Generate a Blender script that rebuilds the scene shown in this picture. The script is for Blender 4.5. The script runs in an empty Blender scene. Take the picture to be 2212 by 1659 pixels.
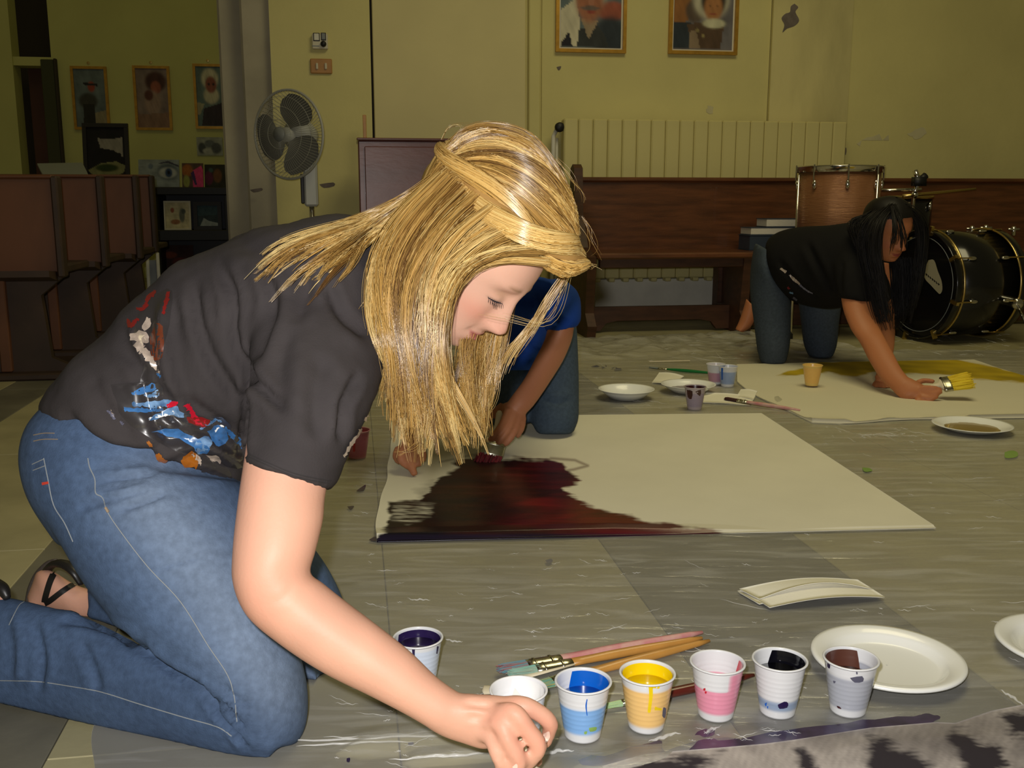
import bpy, math, random
import numpy as np
from mathutils import Vector, Matrix
from mathutils.bvhtree import BVHTree
from mathutils.geometry import delaunay_2d_cdt

random.seed(7); rng = np.random.default_rng(7)
scn = bpy.context.scene
COL = scn.collection

# ------------------------------------------------------------------ camera, light, exposure
FPX = 2150.0; PITCH = math.radians(10.5); CAMH = 0.68; YAW = math.radians(9.0)
cam_d = bpy.data.cameras.new('camera'); cam = bpy.data.objects.new('camera', cam_d); COL.objects.link(cam)
cam.location = (0, 0, CAMH); cam.rotation_euler = (math.pi/2 - PITCH, 0, 0)
cam_d.sensor_fit = 'HORIZONTAL'; cam_d.sensor_width = 36.0; cam_d.lens = 36.0*FPX/2212.0; cam_d.clip_start = 0.02
scn.camera = cam

world = bpy.data.worlds.new('world'); scn.world = world; world.use_nodes = True
world.node_tree.nodes['Background'].inputs[0].default_value = (1.0, 0.83, 0.34, 1)
world.node_tree.nodes['Background'].inputs[1].default_value = 0.06

def lamp(name, kind, loc, energy, color, **kw):
    l = bpy.data.lights.new(name, kind); l.energy = energy; l.color = color
    for k, v_ in kw.items(): setattr(l, k, v_)
    o = bpy.data.objects.new(name, l); COL.objects.link(o); o.location = loc
    return o
# the compact camera's own flash, just above and left of the lens
lamp('camera_flash', 'POINT', (-0.035, 0.0, CAMH+0.055), 84.0, (1.0, 0.97, 0.945), shadow_soft_size=0.014)
# the hall's warm ceiling lamps
lamp('hall_lamp', 'AREA', (1.1, 2.9, 3.3), 42.0, (1.0, 0.88, 0.50), size=1.6)
lamp('hall_lamp', 'AREA', (-2.6, 6.6, 3.4), 4.0, (1.0, 0.85, 0.30), size=1.2)

vs = scn.view_settings
vs.view_transform = 'Standard'; vs.look = 'None'; vs.exposure = 0.0; vs.gamma = 1.0; vs.use_curve_mapping = False

# ------------------------------------------------------------------ geometry of the place
Fv = np.array([0, math.cos(PITCH), -math.sin(PITCH)]); Uv = np.array([0, math.sin(PITCH), math.cos(PITCH)])
Rv = np.array([1.0, 0, 0]); Cv = np.array([0, 0, CAMH])
ru = np.array([math.cos(YAW), math.sin(YAW), 0]); rv = np.array([-math.sin(YAW), math.cos(YAW), 0]); rz = np.array([0, 0, 1.0])
def ray(x, y): return Fv + Rv*(x-1106)/FPX + Uv*(829.5-y)/FPX
def at(x, y, d): return Cv + ray(x, y)*d                     # point at depth d
def fl(x, y, h=0.0):                                         # point on the floor (height h)
    r = ray(x, y); return Cv + r*((h-CAMH)/r[2])
def wl(x, y, V):                                             # point on a plane parallel to the back wall
    r = ray(x, y); return Cv + r*(V/(r@rv))
def uz(x, y, V):
    p = wl(x, y, V); return p@ru, p[2]
def uvp(u, v, z=0.0): return ru*u + rv*v + rz*z
def flu(x, y, h=0.0):
    p = fl(x, y, h); return p@ru, p@rv
def proj(P):
    P = np.atleast_2d(P) - Cv; d = P@Fv
    return 1106 + FPX*(P@Rv)/d, 829.5 - FPX*(P@Uv)/d, d
def nrm(a): a = np.asarray(a, float); return a/(np.linalg.norm(a)+1e-12)
def S(r, g, b):
    f = lambda c: (c/255/12.92) if c/255 <= .04045 else ((c/255+.055)/1.055)**2.4
    return (f(r), f(g), f(b))

# ------------------------------------------------------------------ materials
MATS = {}
def new_mat(name):
    m = bpy.data.materials.new(name); m.use_nodes = True; MATS[name] = m
    return m, m.node_tree, m.node_tree.nodes['Principled BSDF']
def mat(name, col, rough=0.6, metal=0.0, var=0.0, vscale=8.0, bump=0.0, bscale=60.0, spec=0.5, stretch=None, col2=None, coat=0.0, sss=0.0, trans=0.0):
    m, t, b = new_mat(name); n = t.nodes; L = t.links
    b.inputs['Roughness'].default_value = rough; b.inputs['Metallic'].default_value = metal
    b.inputs['Specular IOR Level'].default_value = spec; b.inputs['Coat Weight'].default_value = coat
    if sss: b.inputs['Subsurface Weight'].default_value = sss; b.inputs['Subsurface Radius'].default_value = (.012, .005, .003)
    b.inputs['Base Color'].default_value = (*col, 1)
    tc = n.new('ShaderNodeTexCoord'); mp = n.new('ShaderNodeMapping')
    L.new(tc.outputs['Object'], mp.inputs['Vector'])
    if stretch: mp.inputs['Scale'].default_value = stretch
    if var > 0:
        no = n.new('ShaderNodeTexNoise'); no.inputs['Scale'].default_value = vscale; no.inputs['Detail'].default_value = 6
        L.new(mp.outputs['Vector'], no.inputs['Vector'])
        cr = n.new('ShaderNodeValToRGB'); L.new(no.outputs['Fac'], cr.inputs['Fac'])
        c2 = col2 if col2 else tuple(c*(1-var) for c in col); c1 = col if col2 else tuple(min(1, c*(1+var*.6)) for c in col)
        cr.color_ramp.elements[0].position = .34; cr.color_ramp.elements[1].position = .66
        cr.color_ramp.elements[0].color = (*c2, 1); cr.color_ramp.elements[1].color = (*c1, 1)
        L.new(cr.outputs['Color'], b.inputs['Base Color'])
    if bump > 0:
        nb = n.new('ShaderNodeTexNoise'); nb.inputs['Scale'].default_value = bscale; nb.inputs['Detail'].default_value = 4
        L.new(mp.outputs['Vector'], nb.inputs['Vector'])
        bm = n.new('ShaderNodeBump'); bm.inputs['Strength'].default_value = bump; bm.inputs['Distance'].default_value = .01
        L.new(nb.outputs['Fac'], bm.inputs['Height']); L.new(bm.outputs['Normal'], b.inputs['Normal'])
    return m
def vmat(name, rough=0.6, spec=0.5, bump=0.0, bscale=60.0, sss=0.0, coat=0.0, stretch=None, rough_from_alpha=None, var=0.0, vscale=30.0, aniso=0.0):
    m, t, b = new_mat(name); n = t.nodes; L = t.links
    at_ = n.new('ShaderNodeAttribute'); at_.attribute_name = 'Col'
    b.inputs['Roughness'].default_value = rough; b.inputs['Specular IOR Level'].default_value = spec
    b.inputs['Coat Weight'].default_value = coat
    if aniso: b.inputs['Anisotropic'].default_value = aniso
    if sss: b.inputs['Subsurface Weight'].default_value = sss; b.inputs['Subsurface Radius'].default_value = (.012, .005, .003)
    tc = n.new('ShaderNodeTexCoord'); mp = n.new('ShaderNodeMapping'); L.new(tc.outputs['Object'], mp.inputs['Vector'])
    if stretch: mp.inputs['Scale'].default_value = stretch
    src = at_.outputs['Color']
    if var > 0:
        no = n.new('ShaderNodeTexNoise'); no.inputs['Scale'].default_value = vscale; no.inputs['Detail'].default_value = 5
        L.new(mp.outputs['Vector'], no.inputs['Vector'])
        mr = n.new('ShaderNodeMapRange'); mr.inputs[1].default_value = .3; mr.inputs[2].default_value = .7
        mr.inputs[3].default_value = 1-var; mr.inputs[4].default_value = 1+var; L.new(no.outputs['Fac'], mr.inputs[0])
        vm = n.new('ShaderNodeVectorMath'); vm.operation = 'SCALE'
        L.new(src, vm.inputs[0]); L.new(mr.outputs[0], vm.inputs['Scale']); src = vm.outputs[0]
    L.new(src, b.inputs['Base Color'])
    if rough_from_alpha:
        mr2 = n.new('ShaderNodeMapRange'); mr2.inputs[3].default_value = rough_from_alpha[0]; mr2.inputs[4].default_value = rough_from_alpha[1]
        L.new(at_.outputs['Alpha'], mr2.inputs[0]); L.new(mr2.outputs[0], b.inputs['Roughness'])
    if bump > 0:
        nb = n.new('ShaderNodeTexNoise'); nb.inputs['Scale'].default_value = bscale; nb.inputs['Detail'].default_value = 4
        L.new(mp.outputs['Vector'], nb.inputs['Vector'])
        bm = n.new('ShaderNodeBump'); bm.inputs['Strength'].default_value = bump; bm.inputs['Distance'].default_value = .005
        L.new(nb.outputs['Fac'], bm.inputs['Height']); L.new(bm.outputs['Normal'], b.inputs['Normal'])
    return m

WALLC = (.65, .585, .245)
mat('wall', WALLC, .75, var=.07, vscale=2.2, bump=.12, bscale=35)
mat('wall_dirty', (.54, .48, .22), .8, var=.42, vscale=2.4, bump=.15, bscale=30, stretch=(1, 1, .35))
mat('pier', (.40, .36, .26), .8, var=.14, vscale=3.5, bump=.15, bscale=30)
mat('far_wall', (.60, .60, .22), .8, var=.06, vscale=2)
mat('panel', (.68, .60, .29), .6, var=.05, vscale=2.5, bump=.05, bscale=25)
mat('dark_gap', (.05, .04, .025), .9)
mat('plaster_scar', (.17, .14, .12), .9, var=.2, vscale=25)
mat('plaster_pale', (.60, .55, .33), .9, var=.12, vscale=9)
mat('slab_light', (.36, .325, .18), .55, var=.16, vscale=5, bump=.05, bscale=40)
mat('slab_dark', (.155, .145, .105), .5, var=.22, vscale=6, bump=.05, bscale=40)
mat('grout', (.17, .155, .11), .9)
mat('rad', (.66, .59, .26), .5, var=.04, vscale=4)
mat('rad_low', (.72, .70, .60), .6, var=.08, vscale=9)
mat('pew_wood', (.125, .042, .014), .42, var=.35, vscale=7, stretch=(.5, 3, 6), bump=.08, bscale=40, coat=.25)
mat('pew_dark', (.07, .026, .011), .5, var=.3, vscale=8, stretch=(1, 3, 5))
mat('pew_left', (.115, .042, .016), .55, var=.35, vscale=5, stretch=(1, 1, .4))
mat('pew_left_dark', (.042, .022, .012), .6, var=.3, vscale=6)
mat('cabinet_wood', (.16, .062, .055), .33, var=.25, vscale=3, stretch=(1, 1, 3), bump=.05, bscale=18, coat=.4)
mat('black', (.008, .008, .009), .5)
mat('black_gloss', (.006, .006, .007), .18, coat=.3)
mat('dark_frame', (.012, .010, .010), .5)
mat('chrome', (.72, .70, .66), .14, metal=1.0)
mat('brass', (.62, .46, .17), .28, metal=1.0)
mat('gold_frame', (.55, .30, .045), .35, metal=.55, var=.15, vscale=30)
mat('cream_mat', (.70, .66, .52), .7)
mat('fan_plastic', (.42, .43, .42), .45)
mat('fan_grey', (.18, .19, .19), .5)
mat('fan_blade', (.11, .11, .10), .6)
mat('wire', (.36, .36, .32), .4)
mat('switch_wood', (.45, .22, .06), .5, var=.15, vscale=10)
mat('plate_cream', (.62, .57, .42), .5)
mat('book_page', (.70, .66, .56), .8, var=.08, vscale=60, stretch=(1, 1, 14))
mat('book_cover', (.03, .045, .07), .5)
mat('tom_shell', (.30, .135, .06), .3, metal=.3, var=.1, vscale=20, stretch=(.6, .6, 14), bump=.5, bscale=22)
mat('drum_head', (.7, .68, .6), .5)
mat('sticker', (.34, .31, .22), .7)
mat('white_plastic', (.82, .82, .80), .3, spec=.5, coat=.2)
mat('plate_white', (.90, .91, .88), .28, coat=.3)
mat('wood_handle', (.55, .27, .06), .4, var=.12, vscale=20, coat=.3)
mat('pink_handle', (.62, .40, .33), .5, var=.3, vscale=30, col2=(.55, .20, .22))
mat('pale_handle', (.72, .64, .46), .55, var=.1, vscale=20)
mat('dark_handle', (.09, .012, .008), .3, coat=.4)
mat('green_handle', (.01, .16, .04), .3)
mat('ferrule', (.62, .60, .48), .25, metal=1.0, var=.3, vscale=60)
mat('paper', (.88, .85, .72), .75, var=.04, vscale=6, bump=.05, bscale=50)
mat('door_brown', (.10, .035, .018), .6, var=.15, vscale=3)
mat('door_glass', (.05, .055, .025), .25)
mat('grey_board', (.22, .24, .25), .6)
mat('sandal', (.012, .011, .011), .4)
mat('sandal_sole', (.075, .06, .055), .6, bump=.2, bscale=120)
mat('denim_stitch', (.24, .26, .27), .8)
mat('stitch_orange', (.27, .20, .13), .8)
mat('shirt_stitch', (.022, .019, .019), .9)
mat('red_tab', (.55, .05, .03), .6)
mat('lash', (.012, .012, .02), .6)
mat('nail', (.85, .60, .50), .25, coat=.5)
def pmat(name, c, rough=.2, var=.0, **k): return mat('paint_'+name, c, rough, var=var, coat=.5, **k)
pmat('blue', (.004, .115, .55)); pmat('yellow', (.86, .62, .004)); pmat('red', (.55, .01, .03)); pmat('black', (.004, .004, .007), .12)
pmat('brown', (.10, .034, .022), .35); pmat('purple', (.022, .012, .065), .2); pmat('white', (.88, .88, .88), .2)
pmat('orange', (.33, .10, .008)); pmat('lightblue', (.22, .38, .62), .2, var=.4, vscale=60, col2=(.02, .08, .2)); pmat('skyblue', (.05, .17, .42), .2, var=.5, vscale=45)
pmat('darkred', (.20, .012, .012)); pmat('cream', (.42, .34, .28), .25, var=.35, vscale=90); pmat('rust', (.13, .028, .010), .4)
mat('paint_hair', (.42, .24, .075), .4); pmat('shine', (.034, .030, .032), .32); pmat('purple_smear', (.045, .03, .075), .3, var=.4, vscale=40); pmat('aqua', (.10, .30, .28), .4, var=.5, vscale=80)
pmat('wetyellow', (.32, .22, .06), .3); pmat('green', (.25, .42, .10), .4); pmat('maroon', (.05, .006, .010), .3, var=.4, vscale=50); pmat('greyish', (.10, .10, .15), .4)

# thin clear plastic sheet: mostly see-through, milky where it crumples, glossy
m = bpy.data.materials.new('plastic_film'); m.use_nodes = True; MATS['plastic_film'] = m
t = m.node_tree; n = t.nodes; L = t.links; n.remove(n['Principled BSDF'])
out = n['Material Output']
tr = n.new('ShaderNodeBsdfTransparent'); tr.inputs[0].default_value = (.97, .97, .95, 1)
df = n.new('ShaderNodeBsdfDiffuse'); df.inputs[0].default_value = (.75, .75, .73, 1)
gl = n.new('ShaderNodeBsdfGlossy'); gl.inputs['Roughness'].default_value = .16; gl.inputs[0].default_value = (1, 1, 1, 1)
fr = n.new('ShaderNodeFresnel'); fr.inputs[0].default_value = 1.22
tc = n.new('ShaderNodeTexCoord'); mp = n.new('ShaderNodeMapping'); mp.inputs['Rotation'].default_value = (0, 0, .75); mp.inputs['Scale'].default_value = (3.0, 20, 1)
L.new(tc.outputs['Object'], mp.inputs['Vector'])
no = n.new('ShaderNodeTexNoise'); no.inputs['Scale'].default_value = 1.6; no.inputs['Detail'].default_value = 5; no.inputs['Distortion'].default_value = .8
L.new(mp.outputs['Vector'], no.inputs['Vector'])
bp = n.new('ShaderNodeBump'); bp.inputs['Strength'].default_value = .5; bp.inputs['Distance'].default_value = .012
L.new(no.outputs['Fac'], bp.inputs['Height'])
L.new(bp.outputs['Normal'], gl.inputs['Normal'])
mr = n.new('ShaderNodeMapRange'); mr.inputs[1].default_value = .48; mr.inputs[2].default_value = .75; mr.inputs[3].default_value = .21; mr.inputs[4].default_value = .42
L.new(no.outputs['Fac'], mr.inputs[0])
m1 = n.new('ShaderNodeMixShader'); L.new(mr.outputs[0], m1.inputs[0]); L.new(tr.outputs[0], m1.inputs[1]); L.new(df.outputs[0], m1.inputs[2])
fm = n.new('ShaderNodeMath'); fm.operation = 'MULTIPLY_ADD'; fm.inputs[1].default_value = .75; fm.inputs[2].default_value = .03; fm.use_clamp = True; L.new(fr.outputs[0], fm.inputs[0])
m2 = n.new('ShaderNodeMixShader'); L.new(fm.outputs[0], m2.inputs[0]); L.new(m1.outputs[0], m2.inputs[1]); L.new(gl.outputs[0], m2.inputs[2])
L.new(m2.outputs[0], out.inputs[0])

mp_f, tpf, bpf = new_mat('plastic_fold_glint'); bpf.inputs['Base Color'].default_value = (.9, .9, .88, 1); bpf.inputs['Roughness'].default_value = .22; bpf.inputs['Alpha'].default_value = .30; bpf.inputs['Specular IOR Level'].default_value = .8  # whitish half-clear material of the tubes that put glints on the film
vmat('v_skin', .50, .30, bump=.06, bscale=260, sss=.12)
vmat('v_hair', .27, .8, aniso=.0)
vmat('v_darkhair', .5, .25)
vmat('v_shirt', .88, .2, bump=.12, bscale=420, var=.06, vscale=25)
vmat('v_denim', .85, .25, bump=.18, bscale=480, var=.16, vscale=110)
vmat('v_canvas', .75, .4, bump=.05, bscale=80, rough_from_alpha=(.75, .28))
vmat('v_picture', .7, .3)
vmat('v_cup', .28, .5, coat=.25)
vmat('v_bristle', .6, .4)

# ------------------------------------------------------------------ mesh builder
def tagit(o, label=None, cat=None, group=None, kind=None):
    if label: o['label'] = label
    if cat: o['category'] = cat
    if group: o['group'] = group
    if kind: o['kind'] = kind
    return o
def empty(name, loc, label=None, cat=None, group=None, kind=None):
    o = bpy.data.objects.new(name, None); o.empty_display_size = .05; COL.objects.link(o); o.location = loc
    return tagit(o, label, cat, group, kind)
OFF = {}
def link_mesh(name, verts, faces, material, parent=None, smooth=False, cols=None):
    me = bpy.data.meshes.new(name)
    verts = np.asarray(verts, float)
    off = np.zeros(3)
    if parent is not None:
        off = OFF.get(parent.name, np.array(parent.location))
    loc = np.zeros(3)
    if parent is None:                                   # top-level: origin at the base of the thing
        loc = np.array([(verts[:, 0].min()+verts[:, 0].max())/2, (verts[:, 1].min()+verts[:, 1].max())/2, verts[:, 2].min()])
    lv = verts - off - loc
    me.from_pydata(lv.tolist(), [], faces if isinstance(faces, list) else faces.tolist())
    if cols is not None:
        ca = me.color_attributes.new('Col', 'FLOAT_COLOR', 'POINT')
        c = np.asarray(cols, np.float32)
        if c.shape[1] == 3: c = np.hstack([c, np.zeros((len(c), 1), np.float32)])
        ca.data.foreach_set('color', c.astype(np.float32).ravel())
    me.materials.append(MATS[material])
    if smooth: me.polygons.foreach_set('use_smooth', [True]*len(me.polygons))
    me.update()
    o = bpy.data.objects.new(name, me); COL.objects.link(o)
    o.location = loc
    if parent is not None:
        o.parent = parent
        OFF[o.name] = off
    return o

def catmull(P, k):
    P = np.asarray(P, float)
    if k <= 1: return P
    Q = np.vstack([2*P[0]-P[1], P, 2*P[-1]-P[-2]]); out_ = []
    for i in range(1, len(Q)-2):
        p0, p1, p2, p3 = Q[i-1], Q[i], Q[i+1], Q[i+2]
        for j in range(k):
            s = j/k
            out_.append(.5*((2*p1)+(-p0+p2)*s+(2*p0-5*p1+4*p2-p3)*s*s+(-p0+3*p1-3*p2+p3)*s**3))
    out_.append(P[-1]); return np.array(out_)
def resample(P, n_):
    P = np.asarray(P, float); s = np.r_[0, np.cumsum(np.linalg.norm(np.diff(P, axis=0), axis=1))]
    q = np.linspace(0, s[-1], n_); return np.stack([np.interp(q, s, P[:, i]) for i in range(P.shape[1])], 1)

class MB:
    def __init__(s): s.v = []; s.f = []; s.c = []
    def add(s, V, Fc, col=None):
        o = len(s.v); s.v.extend([list(map(float, p)) for p in V]); s.f.extend([[i+o for i in q] for q in Fc])
        if col is not None: s.c.extend([list(col)]*len(V))
        return s
    def box(s, c, ax, ay, az, col=None):                      # centre + half vectors
        c, ax, ay, az = [np.asarray(q, float) for q in (c, ax, ay, az)]
        V = [c+sx*ax+sy*ay+sz*az for sz in (-1, 1) for sy in (-1, 1) for sx in (-1, 1)]
        return s.add(V, [[0, 2, 3, 1], [4, 5, 7, 6], [0, 1, 5, 4], [2, 6, 7, 3], [0, 4, 6, 2], [1, 3, 7, 5]], col)
    def rbox(s, u0, u1, v0, v1, z0, z1, col=None):            # box in the room frame
        return s.box(uvp((u0+u1)/2, (v0+v1)/2, (z0+z1)/2), ru*(u1-u0)/2, rv*(v1-v0)/2, rz*(z1-z0)/2, col)
    def bbox(s, u0, u1, v0, v1, z0, z1, b=.004):              # room-frame box with chamfered edges
        c = uvp((u0+u1)/2, (v0+v1)/2, (z0+z1)/2); h = [(u1-u0)/2, (v1-v0)/2, (z1-z0)/2]; b = min(b, *[q*.9 for q in h])
        V = []; idx = {}
        for a in range(3):
            for sx in (-1, 1):
                for sy in (-1, 1):
                    for sz in (-1, 1):
                        e = [h[0]*sx, h[1]*sy, h[2]*sz]
                        for k in range(3):
                            if k != a: e[k] -= b*(sx, sy, sz)[k]
                        idx[(a, sx, sy, sz)] = len(V); V.append(c+ru*e[0]+rv*e[1]+rz*e[2])
        Fc = []
        for a in range(3):
            o1, o2 = [k for k in range(3) if k != a]
            for sg in (-1, 1):
                q = []
                for (p1, p2) in ((-1, -1), (1, -1), (1, 1), (-1, 1)):
                    t3 = [0, 0, 0]; t3[a] = sg; t3[o1] = p1; t3[o2] = p2; q.append(idx[(a, *t3)])
                Fc.append(q)
            for p1 in (-1, 1):
                for p2 in (-1, 1):                            # edge chamfers along axis a
                    q = []
                    for (ax_, sg) in ((o1, -1), (o1, 1), (o2, 1), (o2, -1)):
                        t3 = [0, 0, 0]; t3[a] = sg; t3[o1] = p1; t3[o2] = p2; q.append(idx[(ax_, *t3)])
                    Fc.append(q)
        for sx in (-1, 1):
            for sy in (-1, 1):
                for sz in (-1, 1): Fc.append([idx[(0, sx, sy, sz)], idx[(1, sx, sy, sz)], idx[(2, sx, sy, sz)]])
        return s.add(V, Fc)
    def tube(s, P, r, sides=12, cap=True, flat=None, flatdir=None, col=None):
        P = np.asarray(P, float); n_ = len(P); r = np.broadcast_to(np.asarray(r, float), (n_,))
        T = np.gradient(P, axis=0); T /= np.linalg.norm(T, axis=1)[:, None]+1e-12
        ref = nrm(flatdir) if flatdir is not None else (np.array([0, 0, 1.0]) if abs(T[0][2]) < .9 else np.array([1.0, 0, 0]))
        V = []; Fc = []
        for i in range(n_):
            a = nrm(np.cross(T[i], ref)); b = np.cross(a, T[i])
            if flatdir is None: ref = b
            k = 1.0 if flat is None else (flat if np.isscalar(flat) else flat[i])
            for j in range(sides):
                th = 2*math.pi*j/sides; V.append(P[i]+a*r[i]*math.cos(th)+b*r[i]*k*math.sin(th))
        for i in range(n_-1):
            for j in range(sides):
                j2 = (j+1) % sides; Fc.append([i*sides+j, i*sides+j2, (i+1)*sides+j2, (i+1)*sides+j])
        if cap:
            V.append(P[0]-T[0]*r[0]*.35); V.append(P[-1]+T[-1]*r[-1]*.35); a0 = n_*sides; b0 = a0+1; e = (n_-1)*sides
            for j in range(sides):
                j2 = (j+1) % sides; Fc.append([a0, j2, j]); Fc.append([b0, e+j, e+j2])
        return s.add(V, Fc, col)
    def rings(s, R, cap=True, col=None):                       # loft over rings (n x m x 3)
        R = np.asarray(R); n_, m_, _ = R.shape; V = list(R.reshape(-1, 3)); Fc = []
        for i in range(n_-1):
            for j in range(m_):
                j2 = (j+1) % m_; Fc.append([i*m_+j, i*m_+j2, (i+1)*m_+j2, (i+1)*m_+j])
        if cap:
            c0 = R[0].mean(0); c1 = R[-1].mean(0); V += [c0, c1]; e = (n_-1)*m_
            for j in range(m_):
                j2 = (j+1) % m_; Fc.append([n_*m_, j2, j]); Fc.append([n_*m_+1, e+j, e+j2])
        return s.add(V, Fc, col)
    def lathe(s, c, prof, sides=40, axis=(0, 0, 1), ex=None, col=None, closed=False):
        c = np.asarray(c, float); ax = nrm(axis); ex = nrm(np.cross(ax, [0, 1, 0] if abs(ax[1]) < .9 else [1, 0, 0])) if ex is None else nrm(ex); ey = np.cross(ax, ex)
        V = []; Fc = []; n_ = len(prof)
        for (r, h) in prof:
            for j in range(sides):
                th = 2*math.pi*j/sides; V.append(c+ax*h+(ex*math.cos(th)+ey*math.sin(th))*max(r, 1e-5))
        for i in range(n_ if closed else n_-1):
            i2 = (i+1) % n_
            for j in range(sides):
                j2 = (j+1) % sides; Fc.append([i*sides+j, i*sides+j2, i2*sides+j2, i2*sides+j])
        return s.add(V, Fc, col)
    def prism(s, poly, ext, col=None):                          # polygon (3-D points) pushed along ext
        P = [np.asarray(p, float) for p in poly]; n_ = len(P); e = np.asarray(ext, float)
        V = P+[p+e for p in P]; Fc = [list(range(n_))[::-1], list(range(n_, 2*n_))]+[[i, (i+1) % n_, n_+(i+1) % n_, n_+i] for i in range(n_)]
        return s.add(V, Fc, col)
    def sphere(s, c, r, sides=16, rings_=10, col=None):
        return s.lathe(c, [(r*math.sin(math.pi*i/rings_), -r*math.cos(math.pi*i/rings_)) for i in range(rings_+1)], sides, col=col)
    def build(s, name, material, parent=None, smooth=False):
        return link_mesh(name, s.v, s.f, material, parent, smooth, s.c if s.c else None)

def secs_rings(L_, m=28, k=4):
    A = np.array([[*q, 0][:7] if len(q) == 6 else list(q[:7]) for q in L_], float); A = catmull(A, k); R = []
    th = np.linspace(0, 2*math.pi, m, endpoint=False)
    for (x1, y1, x2, y2, d, rb, dd) in A:
        p1 = at(x1, y1, d+dd); p2 = at(x2, y2, d-dd); c = (p1+p2)/2; a = (p1-p2)/2
        w = nrm(ray((x1+x2)/2, (y1+y2)/2)); w = nrm(w-nrm(a)*(w@nrm(a)))
        R.append(c+np.outer(np.cos(th), a)+np.outer(np.sin(th), w)*rb)
    return np.array(R)
def pts(L_, k=4):                                             # [(x,y,d,r_px)] -> points, radii
    A = catmull(np.array(L_, float), k)
    P = np.array([at(a[0], a[1], a[2]) for a in A]); return P, A[:, 3]*A[:, 2]/FPX

def remesh(mb, voxel, it=6, fac=.5):
    me = bpy.data.meshes.new('tmp'); me.from_pydata(mb.v, [], mb.f); ob = bpy.data.objects.new('tmp', me); COL.objects.link(ob)
    r = ob.modifiers.new('r', 'REMESH'); r.mode = 'VOXEL'; r.voxel_size = voxel
    if it: sm = ob.modifiers.new('s', 'SMOOTH'); sm.factor = fac; sm.iterations = it
    dg = bpy.context.evaluated_depsgraph_get(); ev = ob.evaluated_get(dg); m2 = ev.to_mesh()
    nv = len(m2.vertices); V = np.zeros(nv*3); m2.vertices.foreach_get('co', V); V = V.reshape(-1, 3)
    nl = len(m2.loops); li = np.zeros(nl, int); m2.loops.foreach_get('vertex_index', li)
    np_ = len(m2.polygons); ls = np.zeros(np_, int); m2.polygons.foreach_get('loop_start', ls); lt = np.zeros(np_, int); m2.polygons.foreach_get('loop_total', lt)
    Fc = [li[a:a+b].tolist() for a, b in zip(ls, lt)]
    ev.to_mesh_clear(); bpy.data.objects.remove(ob); bpy.data.meshes.remove(me)
    return V, Fc
def vnormals(V, Fc):
    N = np.zeros_like(V); q4 = np.array([f[:3] for f in Fc]); n_ = np.cross(V[q4[:, 1]]-V[q4[:, 0]], V[q4[:, 2]]-V[q4[:, 0]])
    for k in range(3): np.add.at(N, q4[:, k], n_)
    l4 = [f for f in Fc if len(f) == 4]
    if l4:
        q = np.array(l4); n2 = np.cross(V[q[:, 2]]-V[q[:, 0]], V[q[:, 3]]-V[q[:, 0]])
        for k in (0, 2, 3): np.add.at(N, q[:, k], n2)
    return N/(np.linalg.norm(N, axis=1)[:, None]+1e-12)
def seg_dist(x, y, poly):
    P = np.asarray(poly, float); best = np.full(len(x), 1e9); par = np.zeros(len(x))
    for i in range(len(P)-1):
        a, b = P[i], P[i+1]; ab = b-a; t_ = np.clip(((x-a[0])*ab[0]+(y-a[1])*ab[1])/(ab@ab+1e-9), 0, 1)
        d = np.hypot(x-a[0]-t_*ab[0], y-a[1]-t_*ab[1]); m_ = d < best; best[m_] = d[m_]; par[m_] = (i+t_[m_])/(len(P)-1)
    return best, par
def crease(V, Fc, lines):                                      # cloth folds: valley or ridge lines pressed into the surface
    N = vnormals(V, Fc); x, y, d = proj(V); W = V-Cv; front = (N*W).sum(1) < 0; disp = np.zeros(len(V))
    for (poly, w, dep) in lines:
        ds, par = seg_dist(x, y, catmull(np.array(poly, float), 4)); env = np.clip(np.minimum(par, 1-par)*6, .0, 1)
        disp += front*env*dep*(np.exp(-(ds/w)**2)-.45*np.exp(-((ds-2.0*w)/(1.1*w))**2))
    return V+N*disp[:, None]
def in_poly(x, y, poly):
    P = np.asarray(poly, float); ins = np.zeros(np.shape(x), bool); j = len(P)-1
    for i in range(len(P)):
        c = ((P[i, 1] > y) != (P[j, 1] > y)) & (x < (P[j, 0]-P[i, 0])*(y-P[i, 1])/(P[j, 1]-P[i, 1]+1e-12)+P[i, 0]); ins ^= c; j = i
    return ins
def bvh_of(*VF):
    vs_ = []; fs_ = []
    for V, Fc in VF:
        o = len(vs_); vs_.extend([Vector(p) for p in V]); fs_.extend([[i+o for i in q] for q in Fc])
    return BVHTree.FromPolygons(vs_, fs_)
def hit(b, x, y, off=.0012):
    r = nrm(ray(x, y)); h = b.ray_cast(Vector(Cv), Vector(r))
    if h[0] is None: return None
    n_ = np.array(h[1]);
    if n_@r > 0: n_ = -n_
    return np.array(h[0])+n_*off
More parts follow.
